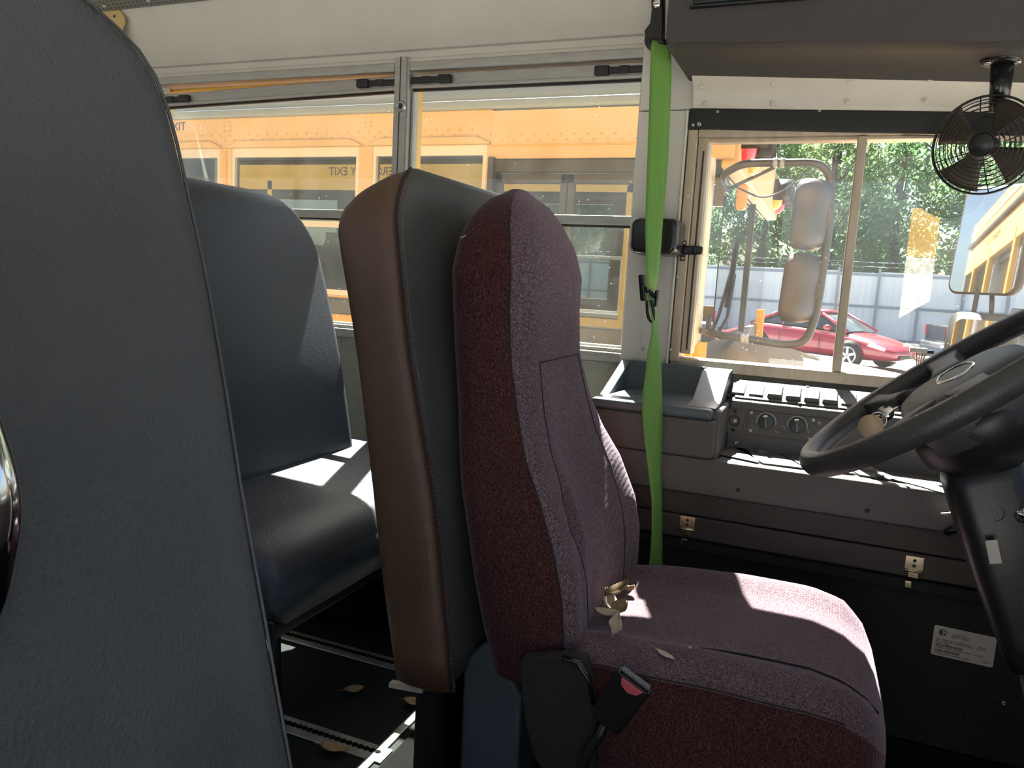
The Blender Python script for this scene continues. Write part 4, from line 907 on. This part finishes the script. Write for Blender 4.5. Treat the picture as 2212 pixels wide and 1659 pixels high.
# ================================================================== outside
GZ = -1.0
gr = struct(MB().grid(lambda u, v: (-60 + 120 * u, -20 + 70 * v, GZ + .13 * max(0, min(1, (-20 + 70 * v - 8) / 10))), 60, 40).build('ground', M_gravel))
# -------- the other bus
OY = 3.20; OYF = OY + 2.35; OX0, OX1 = -9.0, -.42
ob = thing('school_bus', 'yellow school bus parked alongside outside the windows', 'bus', (-4, 4.4, GZ))
OT, OS = 1.447, .765      # window top / sill
edges = [-1.46]           # window openings, going back
wins = [(-2.080, -1.487), (-2.930, -2.156)] + [(-2.930 - .853 * k, -2.156 - .853 * k) for k in range(1, 7)]
hd = MB(); hd.box(OX0, -1.465, OY, OY + .05, OT + .012, 1.606); hd.build('side_header', M_yel2, ob)
bx('front_header', M_yel2, ob, (-1.463, OX1, OY - .004, OY + .05, 1.395, 1.60))
bx('header_seam', M_yel, ob, (-1.463, OX1, OY - .008, OY - .003, 1.448, 1.454))
prev = -1.465
for i, (a, b) in enumerate(wins):
    bx('side_post', M_yel2, ob, (b, prev, OY + .004, OY + .05, OS - .02, OT + .012), .002)
    if i in (2,): bx('post_stripe', M_yel, ob, (b + .028, b + .050, OY - .001, OY + .005, OS, OT))
    prev = a
bx('side_post', M_yel2, ob, (OX0, prev, OY, OY + .05, OS - .02, OT + .012))
bx('side_panel', M_yel, ob, (OX0, -1.465, OY, OY + .05, -.55, OS - .02))
bx('rub_rail', M_rail, ob, (OX0, -1.465, OY - .02, OY, .655, .735), .012, 3)
bx('rub_rail', M_rail, ob, (OX0, -1.465, OY - .02, OY, .10, .20), .012, 3)
for a, b in wins:
    wn = MB()
    for x0, x1, z0, z1 in ((a, b, OT - .034, OT + .012), (a, a + .018, OS - .02, OT - .034), (b - .018, b, OS - .02, OT - .034), (a, b, OS - .02, OS + .008)): wn.box(x0, x1, OY + .008, OY + .04, z0, z1)
    wo = wn.build('window_frame', M_sash, ob)
    bx('window_bar', M_sash, wo, (a + .018, b - .018, OY + .012, OY + .035, 1.075, 1.105))
    bx('upper_pane', M_glasso, wo, (a + .018, b - .018, OY + .026, OY + .030, 1.10, OT - .034)); bx('lower_pane', M_glasso, wo, (a + .018, b - .018, OY + .018, OY + .022, OS + .008, 1.08))
# pressed brow over each window
for a, b in wins[:4]:
    q = MB(); pts = [(a - .02, OT + .018), (a + .05, OT + .045), (b - .05, OT + .045), (b + .02, OT + .018), (b + .02, OT + .012), (a - .02, OT + .012)]
    q.ext([(x, OY - .012, z) for x, z in pts], (0, .014, 0)); q.build('window_brow', M_yel2, ob, .004)
rv = MB()
for r_, z in enumerate((1.520, 1.497)):
    k = 0; x = -3.6
    while x < -.75: rv.lathe([(.0075, 0), (.006, .003), (.0001, .004)], (x + .030 * r_, OY - (.004 if x > -1.463 else 0), z - (.028 if x > -1.463 else 0)), (0, -1, 0), 8, cap=False); x += .060
for x in (-2.975, -2.935, -2.12, -2.09, -3.83):
    for k in range(4): rv.lathe([(.0075, 0), (.006, .003), (.0001, .004)], (x, OY, 1.545 + .02 * k), (0, -1, 0), 8, cap=False)
o = rv.build('rivet', M_yel2, ob); o['kind'] = 'stuff'
text('lettering', 'EMERGENCY EXIT', .060, M_ink, ob, (-3.475, OY - .001, 1.572), (R(90), 0, 0))
q = MB(); q.box(OX0, OX1 + .02, OY - .025, OY + .03, 1.606, 1.646); q.build('drip_rail', M_roof, ob, .01, 3)
rf = [(OY + .0, 1.640), (OY + .03, 1.70), (OY + .10, 1.775), (OY + .25, 1.86), (OY + .55, 1.94), (OY + 1.175, 1.985), (OYF - .55, 1.94), (OYF - .25, 1.86), (OYF - .10, 1.775), (OYF, 1.64)]
q = MB(); q.loft([[(x, y, 1.64 + (z - 1.64) * s) for y, z in rf] for x, s in ((OX0, 1), (-1.05, 1), (-.75, .97), (-.55, .86), (OX1 - .02, .62))], closed=False, cap=False); q.build('roof', M_roof, ob, solid=.02)
q = MB()
for x in (-3.02, -2.99, -2.13, -2.10):
    for t in (.02, .06): q.lathe([(.009, 0), (.006, .005), (.0001, .006)], (x, OY + .012 + t * .9, 1.665 + t * 1.1), (0, -.85, .5), 8, cap=False)
o = q.build('roof_rivet', M_rail, ob); o['kind'] = 'stuff'
# far side, floor and ends so that the inside is a real dark room
bx('far_panel', M_yel, ob, (OX0, OX1, OYF - .05, OYF, -.55, OS)); bx('far_header', M_yel, ob, (OX0, OX1, OYF - .05, OYF, OT, 1.64))
for a, b in wins: bx('far_post', M_yel, ob, (b - .04, b + .08, OYF - .05, OYF, OS, OT))
bx('bus_floor', M_rubber, ob, (OX0, OX1, OY + .05, OYF - .05, -.06, 0)); bx('rear_panel', M_yel, ob, (OX0 - .05, OX0, OY, OYF, -.55, 1.64))
# entrance door: dark framed leaves
bx('door_lintel', M_rail, ob, (-1.462, -.74, OY - .015, OY + .05, 1.335, 1.392), .006)
bx('door_edge_post', M_rail, ob, (-1.462, -1.435, OY - .035, OY + .05, -.5, 1.40), .004)
for x0, x1 in ((-1.432, -1.10), (-1.095, -.745)):
    d_ = MB()
    for a, b, z0, z1 in ((x0, x0 + .03, -.5, 1.33), (x1 - .03, x1, -.5, 1.33), (x0, x1, 1.29, 1.33), (x0, x1, .62, .68), (x0, x1, -.5, -.4)): d_.box(a, b, OY + .0, OY + .03, z0, z1)
    do = d_.build('door_leaf', M_rail, ob, .003); bx('door_pane', M_glasso, do, (x0 + .03, x1 - .03, OY + .012, OY + .016, .68, 1.29)); bx('door_pane', M_glasso, do, (x0 + .03, x1 - .03, OY + .012, OY + .016, -.4, .62))
bx('corner_post', M_yel2, ob, (-.742, -.66, OY, OY + .06, -.5, 1.395)); bx('corner_pane', M_glasso, ob, (-.66, -.50, OY + .02, OY + .024, .66, 1.40)); bx('corner_panel', M_yel, ob, (-.66, -.46, OY, OY + .05, -.5, .66))
# front end: pillars, windscreen, cap with lamps, bonnet
bx('front_pillar', M_trimw, ob, (-.525, -.490, OY - .002, OY + .07, .64, 1.60), .01)
bx('front_pillar', M_trimw, ob, (-.525, -.490, OYF - .07, OYF, .64, 1.60), .01)
bx('windscreen_header', M_yel2, ob, (-.47, -.40, OY + .05, OYF - .05, 1.36, 1.62), .01)
bx('windscreen', M_glasso, ob, (-.450, -.445, OY + .07, OYF - .07, .68, 1.33)); bx('windscreen_bar', M_rail, ob, (-.455, -.43, OY + 1.15, OY + 1.19, .66, 1.34))
bx('dash_shelf', M_rail, ob, (-.85, -.46, OY + .06, OYF - .06, .45, .66))
for y, m_, nm in ((OY + .17, M_lampr, 'red_lamp'), (OY + .42, M_lampa, 'amber_lamp'), (OYF - .42, M_lampa, 'amber_lamp'), (OYF - .17, M_lampr, 'red_lamp')):
    q = MB(); q.lathe([(.085, 0), (.085, .02), (.06, .045), (.0001, .055)], (-.400, y, 1.475), (1, 0, 0), 20, cap=False); lo = q.build(nm, m_, ob)
    q = MB(); q.loft([[( -.400 + d_, y + .1 * math.cos(t), 1.475 + .1 * math.sin(t)) for t in [R(-20 + 220 * k / 14) for k in range(15)]] for d_ in (0, .10)], closed=False, cap=False); q.build('lamp_hood', M_rail, lo, solid=.006)
bx('clearance_lamp', M_lampa, ob, (-.40, -.36, OY + .05, OY + .11, 1.20, 1.30), .01)
q = MB(); hs = []
for x, zt_, hw in ((-.44, .62, 1.02), (-.1, .535, 1.0), (.4, .47, .93), (.8, .42, .84), (.98, .40, .78), (1.02, .28, .75), (1.02, -.3, .75)):
    ym = (OY + OYF) / 2; hs.append([(x, ym + hw * (-1 + 2 * k / 12), zt_ - .22 * abs(-1 + 2 * k / 12) ** 4) for k in range(13)])
q.loft(hs, closed=False, cap=False); q.build('bonnet', M_yel2, ob, solid=.02)
for sg in (-1, 1):
    ym = (OY + OYF) / 2; q = MB(); q.loft([[(.45 + .55 * math.cos(t) * s, ym + sg * y, -.25 + .62 * math.sin(t) * s) for t in [R(180 * k / 16) for k in range(17)]] for y, s in ((.75, 1.0), (1.10, 1.0), (1.14, .9))], closed=False, cap=False); q.build('fender', M_yel, ob, solid=.02)
    for x in (.45, -6.2): q = MB(); q.lathe([(.30, -.13), (.47, -.12), (.50, -.06), (.50, .06), (.47, .12), (.30, .13)], (x, ym + sg * .98, -.5), (0, 1, 0), 28); wo = q.build('wheel', M_tire, ob); q = MB(); q.lathe([(.29, -.10), (.27, .10)], (x, ym + sg * .98, -.5), (0, 1, 0), 24); q.build('wheel_rim', M_sash, wo)
bx('bumper', M_rail, ob, (1.03, 1.15, OY + .1, OYF - .1, -.55, -.25), .02)
# mirror frame of that bus, standing off its front corner
mr = MB(); MY = 3.0
def spline(pts, n=8):
    f = []
    for i in range(len(pts) - 1):
        a = pts[max(i - 1, 0)]; b = pts[i]; c = pts[i + 1]; d = pts[min(i + 2, len(pts) - 1)]
        for k in range(n):
            t = k / n; f.append(.5 * ((2 * b) + (c - a) * t + (2 * a - 5 * b + 4 * c - d) * t * t + (3 * b - a - 3 * c + d) * t ** 3))
    return f + [pts[-1]]
arm = [V((-.44, OY + .03, 1.30)), atY(1565, 378, 3.1), atY(1600, 357, MY), atY(1640, 352, MY), atY(1700, 352, MY), atY(1760, 353, MY), atY(1786, 370, MY), atY(1794, 400, MY), atY(1792, 480, MY), atY(1778, 580, MY), atY(1766, 660, MY), atY(1756, 700, MY), atY(1738, 735, MY), atY(1700, 744, MY), atY(1620, 733, MY), atY(1540, 721, 3.1), V((-.48, OY + .03, .705))]
mm = thing('bus_mirror', 'pair of tall weathered mirrors on a bent tube arm outside the driver window', 'mirror', arm[-1])
q = MB(); q.tube(spline(arm), .0145, 10); q.build('tube_arm', mat('grey_tube', (.05, .053, .06), .4, .3), mm)
q = MB(); q.tube([V((-.44, OY + .03, 1.27)), atY(1580, 405, 3.08), atY(1672, 362, MY)], .007, 8); q.build('brace', M_rail, mm)
q = MB(); q.tube([atY(1556, 727, 3.06), atY(1530, 712, 3.12), V((-.46, OY + .03, .76))], .012, 8); q.build('brace', M_rail, mm)
for px, py in ((1675, 352), (1690, 352), (1605, 731), (1613, 732)): p = atY(px, py, MY); q = MB(); q.lathe([(.0175, -.008), (.0175, .008)], p, atY(px + 20, py, MY) - p, 14); q.build('white_clamp', M_roof, mm)
for (l, t_, r_, b_), tip in (((1713, 388, 1788, 541), 0), ((1690, 547, 1764, 697), 0)):
    c_ = atY((l + r_) / 2 - 3, (t_ + b_) / 2, MY - .02); hz = abs(atY(l, t_, MY).z - atY(l, b_, MY).z) / 2; mw = .085
    fx = V((.86, -.51, 0)).normalized(); sd_ = V((.51, .86, 0)); dn = V((-.045, 0, -1)).normalized()    # bowed back faces forward, glass faces rear
    q = MB(); rg = []
    for h, s in ((-.012, 1.0), (.010, 1.0), (.030, .93), (.045, .78), (.055, .5), (.058, .1)): rg.append([c_ + fx * h + sd_ * (a * s) - dn * (b * (s * .5 + .5)) for a, b in rrect(mw, hz, .055, 5)])
    q.loft(rg); mh = q.build('mirror_head', M_mhouse, mm)
    q = MB(); q.ext([c_ - fx * .013 + sd_ * a - dn * b for a, b in rrect(mw - .012, hz - .012, .045, 5)], -fx * .002); q.build('mirror_glass', M_mirror, mh)
for px, py in ((1788, 468), (1766, 628)): p = atY(px, py, MY - .002); q = MB(); q.obox(p, ((1, 0, .1), (0, 1, 0), (-.1, 0, 1)), (.014, .020, .030)); q.build('clamp_block', M_mhouse, mm, .004); 
tag(MB().tube(spline([V((-.46, OY + .02, 1.285)), atY(1590, 405, 3.06), atY(1640, 425, 3.0), atY(1680, 418, 2.99), atY(1715, 395, 2.99), atY(1748, 362, 2.99)]), .0035, 6).build('mirror_wire', M_rail, None, org=V((-.46, OY + .02, 1.285))), 'sagging thin wire under the upper mirror arm of the yellow bus', 'wire')
wp_ = thing('windscreen_wiper', 'bus windscreen wiper standing at the base of the other windscreen', 'wiper', (-.43, OY + .2, .68))
q = MB(); q.tube([(-.43, OY + .12, .69), (-.425, OY + .35, .76), (-.435, OY + .55, .95)], .008, 6); q.build('arm', M_rail, wp_)
q = MB(); q.tube([(-.438, OY + .45, .80), (-.438, OY + .62, 1.12)], .007, 6); q.build('blade', M_rail, wp_)
q = MB(); q.lathe([(.02, 0), (.012, .03)], (-.44, OY + .12, .67), (.3, 0, 1), 12); q.build('pivot', M_rim, wp_)
# seats inside it
for k in range(5):
    x = -2.35 - k * .75
    for y, side in ((OY + .55, 'near'), (OYF - .55, 'far')):
        q = MB(); q.loft([[(x + a - .12 * (z - .4), y + b, z) for a, b in rrect(.05, .44 - (.06 if z > 1.0 else 0), .04, 3)] for z in (.45, .7, .95, 1.03, 1.06)]); 
        s_ = thing('bus_bench', 'blue bench seat inside the yellow bus, %s from its door, %s side' % (('first', 'second', 'third', 'fourth', 'fifth')[k], side), 'seat', (x, y, 0), 'bench seats inside the yellow bus')
        q.build('backrest', M_seatb, s_); q = MB(); q.box(x + .05, x + .40, y - .44, y + .44, .34, .46); q.build('cushion', M_seatb, s_, .03, 3); bx('leg', M_black, s_, (x + .1, x + .3, y - .05, y + .05, 0, .34))

# -------- own exterior mirrors, seen through the driver window
om = thing('exterior_mirror', 'large flat mirror outside the driver window behind the fan', 'mirror', (.40, 2.30, .80))
mc = atY(2140, 520, 2.34); fx = V((-.72, -.69, 0)).normalized(); sd_ = V((.69, -.72, 0)).normalized(); up = V((.06, 0, 1)).normalized()
q = MB(); q.loft([[mc - fx * h + sd_ * a * s + up * b * s for a, b in rrect(.098, .140, .030, 5)] for h, s in ((.0, 1.0), (.02, 1.0), (.035, .9), (.045, .6))]); q.build('housing', M_mhouse, om)
q = MB(); q.ext([mc + fx * .001 + sd_ * a + up * b for a, b in rrect(.092, .134, .026, 5)], fx * .002); q.build('mirror_glass', M_mirror, om)
mc2 = atY(2112, 742, 2.28)
q = MB(); q.loft([[mc2 - fx * h + sd_ * a * s + up * b * s for a, b in rrect(.090, .078, .028, 5)] for h, s in ((-.006, 1.0), (.02, 1.0), (.035, .9), (.045, .6))]); q.build('lower_housing', M_rail, om)
q = MB(); q.ext([mc2 + fx * .004 + sd_ * a + up * b for a, b in rrect(.070, .060, .022, 5)], fx * .004); q.build('lower_glass', M_mirror, om)
for dx in (-.012, .02): q = MB(); q.tube([mc + V((dx, .01, -.12)), mc2 + V((dx * 1.3, .02, .06))], .006, 8); q.build('link_rod', M_rail, om)
q = MB(); q.tube([mc + V((.05, .02, .10)), mc + V((.22, -.1, .16)), V((.93, WO - .02, 1.40))], .012, 8); q.tube([mc2 + V((.04, .03, -.02)), mc2 + V((.2, -.1, -.05)), V((.93, WO - .02, .66))], .012, 8); q.build('mount_arm', M_rail, om)

# -------- fence
FYY = 31.0
fe = thing('sheet_fence', 'tall pale blue corrugated sheet fence behind the parked cars', 'fence', (2, FYY, GZ))
ft = atY(1840, 585, FYY).z; sp_ = 1.36
q = MB()
pw = []
for k in range(13): x = k * sp_ / 12; pw.append((x, .02 * (k % 2)))
q.loft([[(a, b, 0) for a, b in pw], [(a, b, 1) for a, b in pw]], closed=False, cap=False, smooth=False)
proto = q.build('sheet_panel', M_fence); proto_me = proto.data; bpy.data.objects.remove(proto)
fx0 = atY(1640, 640, FYY).x - sp_ * 14
for k in range(34):
    x = fx0 + k * sp_; o = bpy.data.objects.new('sheet_panel', proto_me); COL.objects.link(o); o.parent = fe; o.location = V((x, FYY + .05, GZ)) - ORG[fe.name]; o.scale = (1, 1, ft - GZ - (.04 if k % 3 == 1 else 0))
    bx('post', M_post, fe, (x - .045, x + .045, FYY - .05, FYY + .04, GZ, ft + .12))
for z in (ft - .12, GZ + (ft - GZ) * .56, GZ + .45): bx('rail', M_post, fe, (fx0, fx0 + 33 * sp_, FYY - .02, FYY + .04, z - .04, z + .04))
for z in (.18, .34): q = MB(); q.tube([(fx0 + k * sp_, FYY - .1, ft + z - .02 * (k % 2)) for k in range(34)], .012, 5); q.build('barbed_wire', M_post, fe)
# -------- trees
def make_tree(seed, h, m, nleaf=5200):
    r = random.Random(seed); tr_ = MB(); tr_.tube([(0, 0, 0), (.1, .05, h * .3), (-.1, .1, h * .6), (0, 0, h * .85)], [.20, .16, .11, .04], 8)
    cl = []
    for k in range(30):
        z = h * r.uniform(.20, 1.0); rad = 2.3 * math.sin(math.pi * min(.97, (z / h) * .80 + .16)) * r.uniform(.25, 1.0); a = r.uniform(0, 6.283)
        cl.append((V((rad * math.cos(a), rad * math.sin(a), z)), r.uniform(.55, 1.15)))
        if k % 3 == 0: tr_.tube([(0, 0, z * .8), (rad * .5 * math.cos(a), rad * .5 * math.sin(a), z * .9), (rad * math.cos(a), rad * math.sin(a), z)], [.05, .035, .015], 5)
    fo = MB()
    for k in range(nleaf):
        c, s = r.choice(cl); d = V((r.gauss(0, 1), r.gauss(0, 1), r.gauss(0, 1))); d.normalize(); p = c + d * s * r.random() ** .4
        n = V((r.gauss(0, 1), r.gauss(0, 1), r.gauss(0, .7) + .6)).normalized(); a = n.orthogonal().normalized(); b = n.cross(a); w_ = r.uniform(.08, .16)
        fo.add([p - a * w_, p + b * w_ * .55, p + a * w_ * 1.1, p - b * w_ * .55], [(0, 1, 2, 3)])
    return tr_, fo
protos = []
for i, (h, mi) in enumerate(((11.5, 0), (10.0, 1), (12.5, 2), (10.8, 1))):
    a, b = make_tree(11 + i, h, None); t1 = a.build('trunk', M_bark); t2 = b.build('foliage', M_fol[mi]); protos.append((t1.data, t2.data)); bpy.data.objects.remove(t1); bpy.data.objects.remove(t2)
desc = ['slender dark green tree', 'bushy mid green tree', 'tall pale green tree', 'round leafy green tree']
rt = random.Random(21); i = 0
where = []
for row_, (y, n, x0, dx) in enumerate(((34.6, 9, -12.0, 2.9), (38.5, 9, -13.5, 3.2), (43.5, 7, -15, 4.4))):
    for k in range(n): where.append((x0 + k * dx + rt.uniform(-.4, .4), y + rt.uniform(-.6, .6), row_, k))
ordn = ['first', 'second', 'third', 'fourth', 'fifth', 'sixth', 'seventh', 'eighth', 'ninth', 'tenth', 'eleventh', 'twelfth']
rown = ['front row behind the fence', 'middle row of the wood', 'back row of the wood']
for x, y, rw, k in where:
    j = (i * 7 + rw * 2 + k // 2) % 4; i += 1
    t = thing('tree', '%s, %s from the left in the %s' % (desc[j], ordn[k], rown[rw]), 'tree', (x, y, GZ), 'trees behind the fence', rotz=rt.uniform(0, 6.28)); s = rt.uniform(.88, 1.15); t.scale = (s, s, s)
    for nm, me in zip(('trunk', 'foliage'), protos[j]): o = bpy.data.objects.new(nm, me); COL.objects.link(o); o.parent = t
# -------- red car
cy_ = 22.5; c0 = atY(1690, 735, cy_ + .55); c1 = atY(1868, 768, cy_ - .55); cm = (c0 + c1) / 2
car = thing('red_coupe', 'dark red two-door car parked in front of the fence', 'car', (cm.x, cy_, GZ + .13), rotz=R(-33))
st = [ # x, bottom, shoulder z, half width, top z, top half width
 (-2.30, .45, .72, .60, .80, .50), (-2.22, .30, .80, .78, .92, .62), (-1.9, .22, .86, .86, 1.00, .68), (-1.3, .20, .88, .89, 1.01, .72), (-.4, .18, .86, .90, .97, .76), (.5, .18, .84, .90, .94, .76), (1.0, .18, .80, .89, .90, .70), (1.6, .20, .72, .86, .80, .64), (2.0, .22, .64, .80, .70, .56), (2.28, .28, .54, .66, .58, .44), (2.36, .36, .48, .50, .50, .34)]
q = MB(); rg = []
for x, zb, zs_, hw, zt_, tw_ in st: rg.append([(x, y, z) for y, z in ((-hw * .86, zb), (-hw * .97, (zb + zs_) / 2 - .05), (-hw, (zb + zs_) / 2 + .08), (-hw * .96, zs_), (-tw_, zt_), (0, zt_ + .03), (tw_, zt_), (hw * .96, zs_), (hw, (zb + zs_) / 2 + .08), (hw * .97, (zb + zs_) / 2 - .05), (hw * .86, zb))])
q.loft(rg); q.build('body', M_carred, car, sub=1)
cab = [(-1.65, .98, .66, 1.00, .60), (-1.0, .97, .74, 1.28, .56), (-.35, .95, .76, 1.40, .54), (.15, .94, .76, 1.37, .55), (.55, .92, .75, 1.20, .58), (1.12, .90, .68, .91, .62)]
q = MB(); q.loft([[(x, -hw, zb), (x, -tw_, zt_), (x, 0, zt_ + .02), (x, tw_, zt_), (x, hw, zb)] for x, zb, hw, zt_, tw_ in cab], closed=False, cap=False); q.build('window_glass', M_cargl, car)
q = MB(); q.loft([[(x, -tw_ * 1.02, zt_ + .004), (x, 0, zt_ + .035), (x, tw_ * 1.02, zt_ + .004)] for x, zb, hw, zt_, tw_ in ((-1.05, 0, 0, 1.27, .57), (-.7, 0, 0, 1.36, .56), (-.35, .95, .76, 1.405, .56), (.15, .94, .76, 1.375, .57), (.32, 0, 0, 1.31, .57))], closed=False, cap=False); q.build('roof', M_carred, car, solid=.02)
for sg in (-1, 1):
    for a in (((1.12, .68, .91), (.30, .565, 1.32)), ((-.75, .75, .96), (-.72, .565, 1.36)), ((-1.70, .66, 1.0), (-1.02, .57, 1.28)), ((.30, .565, 1.32), (-1.02, .57, 1.29))):
        q = MB(); q.tube([(a[0][0], sg * a[0][1] * 1.01, a[0][2]), (a[1][0], sg * a[1][1] * 1.01, a[1][2])], .045 if a[0][0] != -.75 else .03, 6); q.build('roof_pillar', M_carred, car)
    for x in (-1.40, 1.32):
        q = MB(); q.lathe([(.22, -.10), (.30, -.10), (.33, -.06), (.33, .06), (.30, .10), (.22, .10)], (x, sg * .80, .33), (0, 1, 0), 28); wo = q.build('tyre', M_tire, car)
        q = MB(); q.lathe([(.36, .0), (.36, .02)], (x, sg * .865, .36), (0, sg, 0), 28); q.build('wheel_arch', M_tire, car)
        q = MB(); q.lathe([(.235, 0), (.225, .02), (.20, .01)], (x, sg * .90, .33), (0, sg, 0), 28, cap=False); ri = q.build('rim', M_rim, wo)
        for k in range(5): t = R(72 * k + 18); q = MB(); q.obox((x + .11 * math.cos(t), sg * .905, .33 + .11 * math.sin(t)), ((math.cos(t), 0, math.sin(t)), (0, 1, 0), (-math.sin(t), 0, math.cos(t))), (.11, .012, .032)); q.build('rim_spoke', M_rim, ri)
    q = MB(); q.ext([(1.78, sg * .845, .62), (2.16, sg * .72, .52), (2.20, sg * .70, .58), (1.86, sg * .80, .70)], (0, sg * .02, 0)); q.build('headlamp', M_hlamp, car)
    q = MB(); q.ext([(-2.26, sg * .70, .70), (-2.02, sg * .835, .76), (-2.02, sg * .83, .88), (-2.24, sg * .68, .86)], (0, sg * .02, 0)); q.build('tail_lamp', M_lampr, car)
    q = MB(); q.lathe([(.05, -.09), (.08, 0), (.05, .09)], (.72, sg * .95, .98), (1, 0, 0), 10); q.build('wing_mirror', M_carred, car)
    q = MB(); q.tube([(.48, sg * .905, .28), (.50, sg * .905, .84)], .008, 4); q.tube([(-.72, sg * .91, .28), (-.74, sg * .905, .88)], .008, 4); q.build('door_gap', M_rail, car)
    q = MB(); q.tube([(-2.05, sg * .55, .98), (-2.08, sg * .55, 1.08)], .03, 6); q.build('spoiler_leg', M_carred, car)
q = MB(); q.box(-2.22, -1.98, -.68, .68, 1.07, 1.11); q.build('spoiler', M_carred, car, .02)
q = MB(); q.box(2.26, 2.38, -.35, .35, .34, .42); q.build('grille', M_rail, car)
# -------- dark pickup
pk = thing('pickup_truck', 'dark pickup truck with red tail lamp parked by the fence at the right', 'truck', (atY(2032, 700, 25).x + 1.0, 26.0, GZ + .13), rotz=R(12))
q = MB(); q.loft([[(x, y, z) for y, z in ((-.95, .5), (-.98, .8), (-.97, 1.12), (.97, 1.12), (.98, .8), (.95, .5))] for x in (-1.0, -.96, 1.1)], smooth=False); q.build('bed', M_truck, pk, .03)
q = MB(); q.loft([[(x, y, z) for y, z in ((-.95, .45), (-.97, 1.1), (-.80 if t_ else -.9, zt_), (.80 if t_ else .9, zt_), (.97, 1.1), (.95, .45))] for x, zt_, t_ in ((1.12, 1.15, 0), (1.25, 1.75, 1), (2.2, 1.80, 1), (2.9, 1.2, 0), (4.2, 1.1, 0), (4.3, .9, 0))], smooth=False); q.build('cab', M_truck, pk, .03)
for sg in (-1, 1):
    bx('tail_lamp', M_lampr, pk, (-1.03, -.85, sg * .90 - .09, sg * .90 + .09, .78, 1.10), .02)
    for x in (0, 3.4): q = MB(); q.lathe([(.24, -.13), (.37, -.12), (.39, 0), (.37, .12), (.24, .13)], (x, sg * .82, .39), (0, 1, 0), 24); wo = q.build('wheel', M_tire, pk); q = MB(); q.lathe([(.22, -.12), (.2, .12)], (x, sg * .84, .39), (0, 1, 0), 20); q.build('wheel_rim', M_rim, wo)
bx('rear_bumper', M_rim, pk, (-1.16, -1.0, -.9, .9, .48, .62), .03); bx('tailgate', M_truck, pk, (-1.04, -.98, -.78, .78, .66, 1.10), .01); bx('side_window', M_cargl, pk, (1.45, 2.3, -.915, -.90, 1.2, 1.62))
# -------- board added out of view for the reflection in the driver window
mp2 = thing('reflection_board', 'yellow and white board added to be mirrored in the driver window glass', 'post', (.77, -5.0, GZ))
bx('stake', M_post, mp2, (.75, .79, -5.0, -4.96, GZ, .62))
bx('yellow_board', M_yel, mp2, (.64, .90, -4.96, -4.93, 1.32, 1.80), .004)
q = MB(); q.ext([(.64, -4.96, 1.315), (.90, -4.96, 1.315), (.90, -4.96, .66), (.77, -4.96, .52), (.64, -4.96, .66)], (0, .03, 0)); q.build('white_board', M_trimw, mp2, .004)
